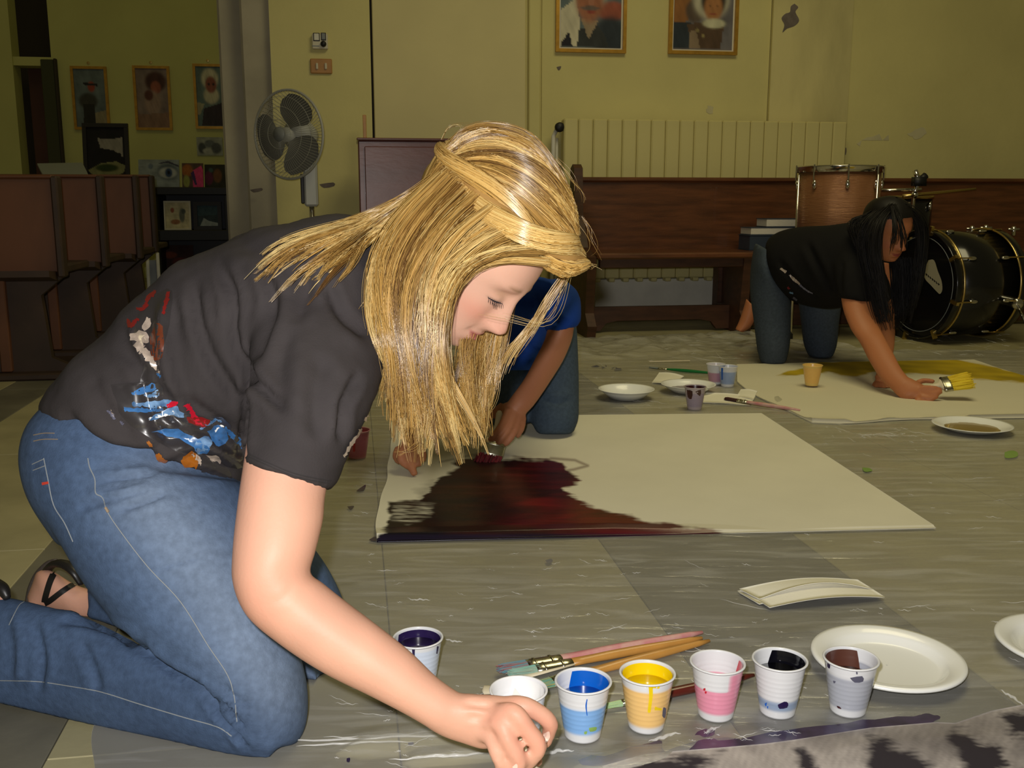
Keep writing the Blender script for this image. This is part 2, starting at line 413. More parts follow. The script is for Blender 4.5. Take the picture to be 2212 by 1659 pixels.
def decal(b, poly, step=7, off=.0012, smooth=4, jitter=0.0):    # thin skin of paint lying on a surface
    P = catmull(np.array(list(poly)+[poly[0]], float), smooth)[:-1]
    if jitter: P = P+rng.normal(0, jitter, P.shape)
    x0, y0 = P.min(0); x1, y1 = P.max(0); gx, gy = np.meshgrid(np.arange(x0, x1, step), np.arange(y0, y1, step)); gx = gx.ravel(); gy = gy.ravel()
    k = in_poly(gx, gy, P); ds, _ = seg_dist(gx, gy, np.vstack([P, P[:1]])); k &= ds > step*.5
    A = [Vector(p) for p in P]+[Vector(p) for p in np.stack([gx[k], gy[k]], 1)]
    n_ = len(P); r = delaunay_2d_cdt(A, [], [list(range(n_))], 1, 1e-4)
    V = []; ok = []
    for q in r[0]:
        h = hit(b, q[0], q[1], off); ok.append(h is not None); V.append(h if h is not None else np.zeros(3))
    V = np.array(V); Fc = []
    for f_ in r[2]:
        if all(ok[i] for i in f_):
            ctr = V[list(f_)]
            if max(np.linalg.norm(ctr[i]-ctr[i-1]) for i in range(len(f_))) < .05: Fc.append(list(f_))
    return V, Fc
def add_decal(mb, b, poly, **k):
    V, Fc = decal(b, poly, **k)
    par = {}
    def find(a_):
        while par.setdefault(a_, a_) != a_: a_ = par[a_]
        return a_
    for f_ in Fc:
        for i in f_[1:]: par[find(i)] = find(f_[0])
    cnt = {}
    for f_ in Fc: cnt[find(f_[0])] = cnt.get(find(f_[0]), 0)+1
    if cnt: best = max(cnt, key=cnt.get); Fc = [f_ for f_ in Fc if find(f_[0]) == best]
    use = sorted({i for f_ in Fc for i in f_}); mp_ = {o: i for i, o in enumerate(use)}
    if use: mb.add(V[use], [[mp_[i] for i in f_] for f_ in Fc])
def stroke(poly, w):                                            # px polyline + half widths -> outline
    P = catmull(np.array(poly, float), 3); w = np.interp(np.linspace(0, 1, len(P)), np.linspace(0, 1, len(w)), w) if not np.isscalar(w) else np.full(len(P), w)
    T = np.gradient(P, axis=0); T /= np.linalg.norm(T, axis=1)[:, None]+1e-9; N = np.stack([-T[:, 1], T[:, 0]], 1)
    return np.vstack([P+N*w[:, None], (P-N*w[:, None])[::-1]])
def seam(mb, b, poly, r=.0008, k=8, off=.0004, sides=5):
    P = [hit(b, x, y, off) for x, y in catmull(np.array(poly, float), k)]; P = [p for p in P if p is not None]
    runs = [[P[0]]] if P else []
    for p, q in zip(P, P[1:]):
        if np.linalg.norm(q-p) > .03: runs.append([])
        runs[-1].append(q)
    for run in runs:
        if len(run) > 2: mb.tube(run, r, sides)
def noise1(x, seed=0, oct=3):
    r = np.random.default_rng(seed); o_ = np.zeros_like(np.asarray(x, float))
    for k in range(oct):
        o_ += np.sin(np.asarray(x)*(1.9**k)*1.7+r.uniform(0, 6.28))*.6**k
    return o_
def noise2(x, y, seed=0, oct=4):
    r = np.random.default_rng(seed); o_ = np.zeros_like(np.asarray(x, float)); a = 1.0; f_ = 1.0
    for k in range(oct):
        for q in range(3):
            th = r.uniform(0, 6.28); o_ += a*np.sin(f_*(x*math.cos(th)+y*math.sin(th))+r.uniform(0, 6.28))/3
        a *= .6; f_ *= 1.93
    return o_
# ================================================================== THE ROOM
VW = 5.55                                  # back wall plane
uA = uz(588, 200, VW)[0]; uB = uz(805, 200, VW)[0]; uC = uz(1140, 200, VW)[0]; uD = uz(1168, 200, VW)[0]
uP0 = uz(1662, 150, VW)[0]; uP1 = uz(1832, 150, VW)[0]
ZT = 3.0
wall = empty('wall_back', uvp(1, VW, 0), kind='structure')
MB().rbox(uA, uB-.006, VW, VW+.25, 0, ZT).build('wall_section', 'wall', wall)
MB().rbox(uC-.02, uD+.01, VW+.012, VW+.25, 0, ZT).build('wall_section', 'wall', wall)
MB().rbox(uD+.006, uP0-.004, VW, VW+.25, 0, ZT).build('wall_section', 'wall', wall)
MB().rbox(uP1, 5.6, VW, VW+.25, 0, ZT).build('wall_section', 'wall', wall)
MB().rbox(uB-.05, uP0+.1, VW+.06, VW+.24, 0, ZT).build('joint_backing', 'dark_gap', wall)
pil = MB().rbox(uP0, uP1, VW-.022, VW+.25, 0, ZT).build('pilaster', 'wall_dirty', wall)
d2 = empty('door_2', uvp((uB+uC)/2, VW, 0), kind='structure')
MB().bbox(uB+.006, uC-.012, VW-.004, VW+.05, .02, ZT-.2, .004).build('door_leaf', 'panel', d2)
t1 = empty('trim_1', uvp((uC+uD)/2, VW, 0), kind='structure')
MB().bbox(uC+.002, uD-.004, VW-.02, VW+.02, 0, ZT, .006).build('door_jamb', 'wall', t1)
# pier at the corner: two stepped faces, set back from the wall
uE = uz(527, 200, VW+.1)[0]; uF = uz(480, 200, VW+.22)[0]
pier = empty('wall_pier', uvp(uF, VW+.2, 0), kind='structure')
MB().bbox(uE, uA+.02, VW+.05, VW+.6, 0, ZT, .012).build('pier_face', 'pier', pier)
MB().bbox(uF, uE+.02, VW+.16, VW+.6, 0, ZT, .012).build('pier_face', 'pier', pier)
MB().rbox(uE+.2, uA+.02, VW+.6, 9.2, 0, ZT).build('return_wall', 'far_wall', pier)
# scars and patches in the plaster
wbvh = bvh_of((np.array([uvp(-3, VW, -1), uvp(6, VW, -1), uvp(6, VW, 5), uvp(-3, VW, 5)]), [[0, 1, 2, 3]]))
pbvh = bvh_of((np.array([uvp(-3, VW-.022, -1), uvp(6, VW-.022, -1), uvp(6, VW-.022, 5), uvp(-3, VW-.022, 5)]), [[0, 1, 2, 3]]))
mb = MB(); add_decal(mb, pbvh, [(1716, 8), (1724, 16), (1718, 26), (1726, 44), (1716, 56), (1700, 62), (1690, 70), (1694, 54), (1688, 40), (1696, 30), (1706, 26), (1708, 14)], step=9, off=.002)
mb.build('plaster_scar', 'plaster_scar', pil)
mb = MB()
for q in [[(1835, 40), (1838, 52), (1832, 60), (1829, 50)], [(1202, 145), (1212, 143), (1210, 150), (1206, 152)], [(1822, 318), (1828, 320), (1827, 334), (1821, 332)], [(1822, 279), (1827, 280), (1826, 286), (1822, 285)],
          [(690, 398), (720, 394), (722, 402), (700, 406)], [(540, 410), (565, 406), (566, 412), (548, 416)]]: add_decal(mb, wbvh, q, step=6, off=.002, smooth=2)
mb.build('plaster_scar', 'plaster_scar', wall)
mb = MB()
for q in [[(1850, 310), (1900, 290), (1980, 300), (2040, 320), (2120, 310), (2110, 345), (2030, 350), (1960, 365), (1880, 345)], [(1529, 228), (1540, 230), (1538, 244), (1528, 242)], [(1960, 290), (1990, 275), (2000, 290), (1980, 300)]]:
    add_decal(mb, wbvh, q, step=14, off=.0018, jitter=1.5)
mb.build('repair_patch', 'plaster_pale', wall)
# far wall with the dark doorway
VF_ = 9.2
farw = empty('wall_left', uvp(-2.4, VF_, 0), kind='structure')
ul0 = uz(24, 100, VF_)[0]; ul1 = uz(103, 100, VF_)[0]; zl = uz(60, 122, VF_)[1]; zd = uz(60, 141, VF_)[1]
MB().rbox(ul1+.02, uE+.4, VF_, VF_+.2, 0, 3.6).build('wall_section', 'far_wall', farw)
MB().rbox(-5.5, ul0, VF_, VF_+.2, 0, 3.6).build('wall_section', 'far_wall', farw)
MB().rbox(ul0, ul1+.02, VF_+.02, VF_+.2, zd, zl).build('lintel', 'far_wall', farw)
d1 = empty('door_1', uvp((ul0+ul1)/2, VF_, 0), kind='structure')
MB().rbox(ul0-.2, ul1+.3, VF_+.45, VF_+.5, 0, 3.6).build('dark_passage_panel', 'dark_gap', d1)  # near-black panel, the unlit passage's darkness put into its colour
u60 = uz(104, 200, VF_)[0]; u140 = uz(138, 300, VF_)[0]
MB().bbox(ul0+.05, u60-.04, VF_+.22, VF_+.27, 0, zd, .006).build('door_leaf', 'door_brown', d1)
MB().bbox(u60-.03, u140-.02, VF_-.05, VF_-.02, .0, uz(120, 130, VF_)[1], .006).build('side_panel', 'door_glass', d1)
MB().bbox(u140-.02, u140, VF_-.06, VF_-.01, 0, uz(120, 128, VF_)[1], .004).build('door_edge', 'dark_gap', d1)

# floor of stone slabs: pale field with dark bands running into the room
floor = empty('floor', (0, 3, 0), kind='structure')
MB().rbox(-6, 6.5, -.6, 10.2, -.12, -.006).build('bedding', 'grout', floor)
edges = []
darks = [(-1.28, -1.10), (-.62, -.393), (.477, .88)]
cuts = [-5.6, -4.6, -3.7, -2.8, -1.95, -1.28, -1.10, -.62, -.393, .04, .477, .88, 1.45, 2.05, 2.65, 3.25, 3.85, 4.5, 5.2, 6.0]
for a, b_ in zip(cuts, cuts[1:]): edges.append((a, b_, 'slab_dark' if (a, b_) in darks else 'slab_light'))
slab_mesh = {}
for (a, b_, mt_) in edges:
    k = 0; v0 = -.4+(.2 if mt_ == 'slab_dark' else 0)
    while v0 < 9.1:
        w_ = b_-a; key = (round(w_, 3), mt_)
        c = uvp((a+b_)/2, v0+.4, 0)
        if key not in slab_mesh:
            o = MB().bbox((a+b_)/2-w_/2+.0008, (a+b_)/2+w_/2-.0008, v0+.0008, v0+.8-.0008, -.03, 0, .0012).build('floor_slab', mt_, floor)
            slab_mesh[key] = (o, c)
        else:
            src, c0 = slab_mesh[key]; o = src.copy(); COL.objects.link(o); o.parent = floor; o.location = Vector(c-c0)
        v0 += .8
# radiator: sections side by side behind the long pew
rad = empty('radiator', uvp(2, 5.46, .2), 'tall cream column radiator on the back wall behind the long pew', 'radiator')
uR0, zR = uz(1215, 257, 5.46); uR1 = uz(1824, 262, 5.46)[0]; zR0 = .245; NR = 20; wR = (uR1-uR0)/NR
first = None
for i in range(NR):
    a = uR0+i*wR
    if first is None:
        mb = MB(); mb.bbox(a+.0012, a+wR-.0012, 5.42, 5.50, zR0, zR, .007); mb.bbox(a+wR*.3, a+wR*.7, 5.43, 5.49, zR0-.02, zR0+.002, .004)
        first = mb.build('radiator_section', 'rad', rad); a_first = a
    else:
        o = first.copy(); COL.objects.link(o); o.parent = rad; o.location = Vector(ru*(a-a_first))
mb = MB(); mb.tube([uvp(uR0-.02, 5.46, zR-.05), uvp(uR0+.01, 5.46, zR-.05)], .012, 10); mb.build('valve_stem', 'brass', rad)
mb = MB(); mb.lathe(uvp(uR0-.02, 5.44, zR-.045), [(0, -.022), (.02, -.02), (.026, -.008), (.026, .012), (.018, .02), (0, .022)], 18, axis=-rv); mb.build('valve_knob', 'black', rad, True)
mb = MB(); mb.tube([uvp(uR0-.05, 5.47, 0.003), uvp(uR0-.05, 5.47, .6), uvp(uR0-.047, 5.47, zR-.09), uvp(uR0-.03, 5.47, zR-.055)], .012, 10); mb.tube([uvp(uR0-.022, 5.50, 0.003), uvp(uR0-.022, 5.50, zR-.1)], .009, 8); mb.build('pipe', 'rad_low', rad, True)
# pale board under the radiator
MB().bbox(uz(1282, 640, 5.5)[0], uz(1550, 640, 5.5)[0], 5.49, 5.545, .02, .236, .004).build('baseboard_back', 'rad_low', None)
bpy.data.objects['baseboard_back']['kind'] = 'structure'

# long pew in front of the radiator
pew = empty('church_pew', uvp(2.5, 5.0, 0), 'long dark wooden church pew standing before the radiator along the back wall', 'pew')
pu0 = uz(1252, 383, 5.2)[0]; pu1 = 5.0
MB().bbox(pu0, pu1, 5.17, 5.20, .40, .775, .004).build('backrest', 'pew_wood', pew)
MB().bbox(pu0-.005, pu1, 5.15, 5.22, .768, .795, .010).build('top_rail', 'pew_wood', pew)
MB().bbox(pu0, pu1, 4.78, 5.19, .390, .420, .008).build('seat', 'pew_wood', pew)
MB().bbox(pu0+.02, pu1, 4.82, 4.85, .345, .392, .004).build('seat_rail', 'pew_dark', pew)
for ue in (pu0-.045, uz(1575, 600, 5.0)[0], 4.1):
    top = .86 if ue < 1.6 else .41
    pl = [uvp(ue, 5.24, 0), uvp(ue, 4.80, 0), uvp(ue, 4.78, .06), uvp(ue, 4.84, .12), uvp(ue, 4.80, .40)]
    pl += ([uvp(ue, 4.98, .44), uvp(ue, 5.10, .60), uvp(ue, 5.13, .84), uvp(ue, 5.17, .86), uvp(ue, 5.22, .84), uvp(ue, 5.24, .6)] if top > .5 else [uvp(ue, 5.24, .40)])
    MB().prism(pl, ru*.045).build('end_panel', 'pew_dark', pew)
uq0 = pu0; uq1 = uz(1575, 690, 4.98)[0]
a = uq0; b_ = uq1
pl = [(a, .135), (b_, .135), (b_, .012), (b_-.07, .012), (b_-.10, .05), (b_-.16, .062), (a+.16, .062), (a+.10, .05), (a+.07, .012), (a, .012)]
MB().prism([uvp(p, 4.98, q) for p, q in pl], rv*.03).build('apron', 'pew_dark', pew)
MB().bbox(uq1, pu1, 4.98, 5.01, .02, .135, .004).build('apron', 'pew_dark', pew)
MB().bbox(uz(1552, 600, 5.1)[0], pu1, 5.10, 5.13, .135, .39, .004).build('under_panel', 'pew_dark', pew)

# pews at the left, seen from behind
def pew_left(px_end, v, label, topz=.77, botz=.41, width=1.7):
    ue = uz(px_end, 450, v)[0]
    t_ = empty('church_pew', uvp(ue-width/2, v, 0), label, 'pew', 'pews in rows at the left')
    MB().bbox(ue-width, ue-.012, v, v+.025, botz, topz-.012, .004).build('backrest', 'pew_left', t_)
    MB().bbox(ue-width, ue-.005, v-.010, v+.04, topz-.014, topz, .005).build('top_rail', 'pew_left', t_)
    MB().bbox(ue-.014, ue+.012, v-.012, v+.05, botz-.02, topz-.004, .006).build('back_post', 'pew_left_dark', t_)
    MB().prism([uvp(ue-width, v+.02, botz), uvp(ue-width, v-.09, botz+.012), uvp(ue-width, v-.09, botz-.012), uvp(ue-width, v+.02, botz-.035)], ru*(width-.02)).build('book_ledge', 'pew_left_dark', t_)
    MB().bbox(ue-width, ue-.01, v+.03, v+.45, .40, .43, .006).build('seat', 'pew_left_dark', t_)
    for k, uu in enumerate((ue-.20, ue-width+.1)):
        pl = [(uu-.16, .02), (uu+.19, .02), (uu+.19, .05), (uu+.13, .08), (uu+.11, .32), (uu+.2, .395), (uu-.16, .395), (uu-.10, .32), (uu-.12, .08), (uu-.16, .05)]
        MB().prism([uvp(p, v+.03, q) for p, q in pl], rv*.035).build('support', 'pew_left_dark', t_)
        MB().bbox(uu-.05, uu-.01, v+.005, v+.032, .03, .40, .004).build('batten', 'pew_left', t_)
        MB().bbox(uu-.17, uu+.2, v-.03, v+.42, 0.001, .028, .006).build('foot', 'pew_left_dark', t_)
    return t_
pew_left(122, 4.0, 'nearest brown wooden pew at the left edge, seen from behind')
pew_left(218, 4.58, 'second brown pew from the left edge, end just right of the nearest', .785)
pew_left(295, 5.2, 'third brown pew of the left row, behind the second one', .80)
pew_left(330, 5.85, 'rearmost and narrowest-looking brown pew of the left row, beside the black shelf', .815)

# ---------------------------------------------------------------- pictures
def paint_grid(name, p00, p10, p01, shapes, bg, parent, thick=.004, nx=44, ny=60):
    p00, p10, p01 = [np.asarray(q, float) for q in (p00, p10, p01)]
    s_, t_ = np.meshgrid(np.linspace(0, 1, nx), np.linspace(0, 1, ny)); C = np.tile(np.array(bg, float), (ny, nx, 1))
    C *= (1+.18*noise2(s_*14, t_*14, 3))[..., None]
    for sh in shapes:
        k, c = sh[0], np.array(sh[-1], float)
        if k == 'e': w_ = 1/(1+np.exp((np.hypot((s_-sh[1])/sh[3], (t_-sh[2])/sh[4])-1)*14))
        elif k == 'p': w_ = in_poly(s_.ravel(), t_.ravel(), sh[1]).reshape(s_.shape).astype(float)
        elif k == 'b': w_ = ((abs(s_-sh[1]) < sh[3]) & (abs(t_-sh[2]) < sh[4])).astype(float)
        C = C*(1-w_[..., None])+c*w_[..., None]*(1+.15*noise2(s_*20, t_*20, 5))[..., None]
    P = p00+(p10-p00)*s_[..., None]+(p01-p00)*t_[..., None]
    n_ = nrm(np.cross(p10-p00, p01-p00));
    if n_@(p00-Cv) > 0: n_ = -n_
    V = P.reshape(-1, 3)
    idx = np.arange(nx*ny).reshape(ny, nx); Fc = np.stack([idx[:-1, :-1].ravel(), idx[:-1, 1:].ravel(), idx[1:, 1:].ravel(), idx[1:, :-1].ravel()], 1).tolist()
    B = [p00-n_*thick, p10-n_*thick, p10+p01-p00-n_*thick, p01-n_*thick]; o_ = len(V); V = np.vstack([V, B])
    cn = [0, nx-1, nx*ny-1, nx*(ny-1)]; Fc += [[cn[i], cn[(i+1) % 4], o_+(i+1) % 4, o_+i] for i in range(4)]+[[o_, o_+1, o_+2, o_+3]]
    cc = np.vstack([np.clip(C, 0.002, .9).reshape(-1, 3), np.full((4, 3), .05)])
    return link_mesh(name, V, Fc, 'v_picture', parent, False, cc)
def framed(u0, u1, z0, z1, V, fw, label, shapes, bg, mat_w=0, fmat='gold_frame', group=None, name='framed_portrait', tilt=0.0, hook=False):
    t_ = empty(name, uvp((u0+u1)/2, V-.02, z0), label, 'picture', group)
    rr = lambda u, z, q: uvp(u, V-q-tilt*(z1-z), z)
    for (a, b_, c, d) in ((u0, u1, z0, z0+fw), (u0, u1, z1-fw, z1), (u0, u0+fw, z0+fw, z1-fw), (u1-fw, u1, z0+fw, z1-fw)):
        cz = (c+d)/2; mb = MB(); ax = rr(0, z1, 0)-rr(0, z0, 0); az = nrm(ax)*(d-c)/2
        mb.box((rr(a, cz, .014)+rr(b_, cz, .014))/2, ru*(b_-a)/2, rv*.013, az); mb.build('frame_bar', fmat, t_)
    if mat_w: paint = fw+mat_w; MB().box((rr(u0+fw, (z0+z1)/2, .006)+rr(u1-fw, (z0+z1)/2, .006))/2, ru*((u1-u0)/2-fw), rv*.003, nrm(rr(0, z1, 0)-rr(0, z0, 0))*((z1-z0)/2-fw)).build('mount', 'cream_mat', t_)
    else: paint = fw
    paint_grid('painting', rr(u0+paint, z1-paint, .012), rr(u1-paint, z1-paint, .012), rr(u0+paint, z0+paint, .012), shapes, bg, t_)
    if hook:
        MB().lathe(rr((u0+u1)/2, z1+.03, .004), [(0, -.004), (.012, -.003), (.012, .003), (0, .004)], 10, axis=-rv).build('hook', 'brass', t_)
    return t_
SK = (.38, .15, .08); WH = (.62, .58, .42)
u0, zb = uz(1199, 113, VW); u1 = uz(1350, 113, VW)[0]
framed(u0, u1, zb, zb+.56, VW, .018, 'gold framed portrait of a moustached man in a white headscarf on the back wall',
       [('e', .85, .62, .25, .10, (.35, .10, .06)), ('e', .82, .9, .3, .22, (.03, .04, .05)), ('e', .45, .34, .34, .26, WH), ('p', [(.0, .62), (.25, .5), (.32, .75), (.28, 1), (0, 1)], WH),
        ('p', [(.3, .82), (.55, .74), (.72, .85), (.8, 1), (.27, 1)], (.04, .045, .045)), ('p', [(.02, .95), (.13, .84), (.2, 1), (.02, 1)], (.02, .02, .03)), ('p', [(.33, .7), (.46, .92), (.62, .72)], (.36, .28, .18)),
        ('e', .47, .49, .23, .25, SK), ('e', .37, .43, .07, .018, (.06, .03, .03)), ('e', .62, .43, .07, .018, (.06, .03, .03)), ('e', .5, .53, .045, .06, (.45, .2, .12)), ('e', .48, .595, .16, .022, (.16, .12, .1)), ('e', .5, .635, .08, .014, (.3, .07, .05))],
       (.12, .16, .17), .010, hook=False)
u0, zb = uz(1442, 117, VW); u1 = uz(1589, 117, VW)[0]
framed(u0, u1, zb, zb+.56, VW, .018, 'gold framed portrait of a smiling child with white collar on the back wall',
       [('p', [(0, .45), (.3, .4), (.25, .7), (0, .75)], (.30, .13, .04)), ('p', [(0, .72), (.3, .72), (.3, 1), (0, 1)], (.03, .04, .05)), ('e', .35, .60, .16, .12, (.10, .07, .05)), ('e', .62, .46, .30, .22, WH), ('p', [(.22, .74), (.6, .70), (.85, .74), (.80, 1), (.34, 1)], (.10, .06, .035)),
        ('e', .66, .48, .215, .17, (.02, .014, .012)), ('e', .66, .56, .155, .14, (.42, .19, .07)), ('e', .60, .55, .03, .008, (.08, .04, .03)), ('e', .73, .55, .03, .008, (.08, .04, .03)), ('e', .66, .625, .06, .012, (.35, .09, .05)), ('e', .68, .725, .19, .05, (.58, .56, .38)), ('e', .4, .8, .03, .02, (.3, .24, .1)), ('e', .5, .86, .03, .02, (.3, .24, .1)), ('p', [(.26, .82), (.38, .8), (.46, 1), (.26, 1)], (.26, .19, .12))],
       (.16, .15, .16), .010)
G3 = 'three framed portraits on the far wall'
for (x0, x1, y0, y1, lab, sh, bg) in [
    (152, 240, 143, 281, 'leftmost far-wall portrait, a figure with red face against grey-blue sky', [('e', .42, .55, .3, .14, (.06, .06, .05)), ('p', [(.25, .6), (.62, .6), (.62, 1), (.22, 1)], (.03, .03, .025)), ('e', .55, .3, .12, .09, (.33, .07, .04)), ('p', [(.3, .23), (.75, .25), (.75, .29), (.3, .27)], (.03, .03, .03)), ('p', [(.62, .75), (1, .7), (1, 1), (.62, 1)], (.3, .26, .16))], (.15, .19, .20)),
    (286, 374, 142, 282, 'middle far-wall portrait, a reddish figure with dark curly hair', [('e', .62, .22, .34, .17, (.08, .035, .03)), ('e', .62, .32, .16, .11, (.34, .11, .07)), ('e', .5, .58, .26, .2, (.36, .25, .2)), ('p', [(0, .78), (1, .74), (1, 1), (0, 1)], (.28, .17, .12)), ('e', .38, .45, .14, .09, (.13, .05, .04))], (.26, .20, .18)),
    (416, 489, 138, 279, 'rightmost far-wall portrait, a man with white beard and white turban', [('p', [(.25, .7), (1, .6), (1, 1), (.15, 1)], (.05, .04, .05)), ('e', .55, .2, .33, .17, WH), ('e', .58, .48, .30, .14, WH), ('e', .58, .3, .22, .14, (.30, .1, .07)), ('e', .5, .29, .05, .02, (.05, .03, .03)), ('e', .68, .29, .05, .02, (.05, .03, .03)), ('p', [(0, .6), (.3, .62), (.1, .8), (0, .8)], (.4, .38, .25))], (.14, .20, .20))]:
    a, z1 = uz(x0, y0, VF_); b_, z0 = uz(x1, y1, VF_)
    framed(a, b_, z0, z1, VF_, .022, lab, sh, bg, 0, 'gold_frame', G3, hook=True)

# black easel painting leaning by the far wall
a, z1 = uz(178, 266, 8.5); b_, z0 = uz(286, 402, 8.5)
framed(a, b_, z0, z1, 8.5, .03, 'large black painting with pale waterfall shapes, standing on the left easel', [('p', [(.28, .2), (.62, .22), (.95, .18), (.95, .55), (.7, .42), (.35, .38)], (.30, .28, .25)), ('p', [(.0, .78), (.35, .66), (.75, .62), (1, .7), (.95, .82), (.6, .95), (.5, 1), (.38, .92), (.1, .86)], (.24, .24, .11)), ('e', .5, .74, .3, .07, (.03, .05, .01)), ('p', [(.2, .38), (.9, .48), (.9, .58), (.1, .62)], (.01, .01, .01))], (.012, .011, .012), 0, 'dark_frame', None, 'easel_painting', .12)
es = empty('easel', uvp((a+b_)/2, 8.6, 0), 'dark wooden easel holding the black painting', 'easel')
for k, (ux, vx) in enumerate(((a-.03, 8.46), (b_+.03, 8.46), ((a+b_)/2, 8.95))):
    mb = MB(); mb.tube([uvp(ux, vx, .0), uvp((a+b_)/2+(ux-(a+b_)/2)*.5, 8.62, z1-.05)], .018, 8); mb.build('leg', 'dark_frame', es)
MB().bbox(a-.06, b_+.06, 8.36, 8.45, z0-.04, z0-.002, .005).build('ledge', 'dark_frame', es)
# black shelf unit with pictures
sv = 8.3
a, zt = uz(330, 404, sv); b_, _ = uz(491, 404, sv); zm = uz(400, 497, sv)[1]; zm0 = uz(400, 520, sv)[1]
sh = empty('shelf_unit', uvp((a+b_)/2, sv+.15, 0), 'black open shelf unit against the far wall at the left', 'shelf')
MB().bbox(a, b_, sv, sv+.4, zt-.06, zt, .005).build('top_board', 'black', sh)
MB().bbox(a, b_, sv, sv+.4, zm0, zm, .005).build('shelf_board', 'black', sh)
MB().bbox(a, a+.03, sv+.01, sv+.39, 0.001, zt-.06, .004).build('side_panel', 'black', sh)
MB().bbox(b_-.03, b_, sv+.01, sv+.39, 0.001, zt-.06, .004).build('side_panel', 'black', sh)
MB().bbox(a+.03, b_-.03, sv+.37, sv+.39, 0.02, zt-.06, .002).build('back_panel', 'black', sh)
MB().bbox(a+.03, b_-.03, sv+.01, sv+.37, .03, .06, .004).build('shelf_board', 'black', sh)
def flatpic(x0, x1, y0, y1, V, label, shapes, bg, cat='picture', name='unframed_drawing', tilt=.1, nx=44, ny=44):
    a, z1 = uz(x0, y0, V); b_, z0 = uz(x1, y1, V)
    t_ = empty(name, uvp((a+b_)/2, V, z0), label, cat)
    paint_grid('sheet', uvp(a, V+tilt*(z1-z0), z1), uvp(b_, V+tilt*(z1-z0), z1), uvp(a, V, z0), shapes, bg, t_, .006, nx, ny); return t_
flatpic(296, 388, 344, 404, sv+.12, 'pale blue drawing of a single large eye on the black shelf', [('e', .72, .45, .26, .3, (.10, .13, .16)), ('e', .72, .48, .22, .2, (.42, .44, .44)), ('e', .74, .48, .09, .17, (.03, .06, .14)), ('e', .74, .47, .035, .07, (.004, .004, .01)), ('e', .3, .25, .06, .1, (.14, .18, .24)), ('p', [(.45, .16), (.72, .04), (.98, .2), (.98, .26), (.72, .12)], (.06, .06, .09))], (.27, .31, .33), tilt=.2)
flatpic(391, 440, 352, 405, sv+.1, 'small bright picture with pink and orange shapes on the black shelf', [('p', [(.5, .3), (.9, .1), (1, .3), (.98, 1), (.5, 1)], (.65, .06, .20)), ('e', .25, .3, .25, .25, (.35, .12, .03)), ('e', .2, .75, .15, .25, (.28, .30, .08)), ('p', [(.4, .4), (.55, .3), (.7, .9), (.6, .9)], (.06, .03, .12))], (.10, .06, .05), tilt=.2)
flatpic(440, 489, 355, 404, sv+.14, 'dark still-life picture beside the pink one on the black shelf', [('e', .6, .5, .2, .3, (.16, .07, .03)), ('e', .2, .6, .2, .3, (.12, .02, .06)), ('e', .3, .25, .1, .1, (.06, .1, .1))], (.03, .03, .02), tilt=.2)
flatpic(424, 482, 296, 336, VF_-.012, 'small grey charcoal drawing pinned on the far wall under the bearded portrait', [('e', .2, .6, .15, .3, (.08, .09, .09)), ('e', .5, .35, .2, .2, (.15, .17, .17)), ('e', .75, .6, .2, .3, (.1, .11, .11)), ('e', .4, .75, .18, .14, (.42, .43, .38))], (.36, .38, .32), tilt=0)
a, z1 = uz(352, 434, sv+.06); b_, z0 = uz(414, 497, sv+.06)
framed(a, b_, z0+.002, z1, sv+.1, .012, 'cream picture with a wreath-like sketch on the middle shelf', [('e', .28, .3, .08, .1, (.35, .12, .07)), ('e', .4, .75, .2, .1, (.34, .16, .08)), ('e', .68, .5, .12, .28, (.16, .17, .14)), ('e', .75, .35, .09, .1, (.1, .12, .11))], (.62, .56, .36), 0, 'cream_mat', None, 'framed_sketch', .1)
a, z1 = uz(416, 436, sv+.06); b_, z0 = uz(480, 497, sv+.06)
framed(a, b_, z0+.002, z1, sv+.1, .03, 'dark framed seascape next to the cream sketch on the middle shelf', [('p', [(.1, 1), (.3, .6), (.55, .75), (1, .85), (1, 1)], (.30, .34, .36)), ('p', [(0, 0), (1, 0), (1, .45), (0, .5)], (.05, .09, .11))], (.04, .06, .075), 0, 'dark_frame', None, 'framed_seascape', .1)
flatpic(344, 420, 530, 600, sv+.2, 'dark red abstract picture standing on the bottom shelf', [('e', .3, .3, .2, .1, (.2, .05, .02)), ('e', .6, .5, .25, .12, (.14, .03, .02)), ('e', .4, .8, .2, .1, (.2, .06, .03))], (.05, .02, .015), tilt=.1)
# grey lectern board between the pews and folded white metal frame
lb = empty('music_stand', wl(140, 390, 6.6)*np.array([1, 1, 0]), 'grey slanted music stand board above the left pews', 'music stand')
q = [wl(80, 353, 6.9), wl(178, 351, 6.9), wl(196, 388, 6.5), wl(98, 388, 6.5)]
MB().prism(q, (0, 0, -.012)).build('desk', 'grey_board', lb)
mc = (q[0]+q[1]+q[2]+q[3])/4; mb = MB(); mb.tube([mc*np.array([1, 1, 0])+[0, 0, .01], mc-[0, 0, .01]], .014, 10); mb.build('pole', 'dark_frame', lb, True)
mb = MB(); mb.lathe(mc*np.array([1, 1, 0]), [(0.001, 0), (.16, 0), (.16, .012), (.03, .03), (.001, .03)], 20); mb.build('base', 'dark_frame', lb)
fc = empty('folding_chair', wl(335, 600, 6.5)*np.array([1, 1, 0]), 'folded white metal chair frame leaning behind the left pews', 'chair')
for (p, q2) in (((318, 548), (328, 760)), ((340, 546), (352, 760))):
    A = wl(*p, 6.5); B = wl(*q2, 6.45); B = A+(B-A)*(A[2]-.012)/(A[2]-B[2]); mb = MB(); mb.tube([A, B], .011, 8); mb.build('leg', 'rad_low', fc, True)
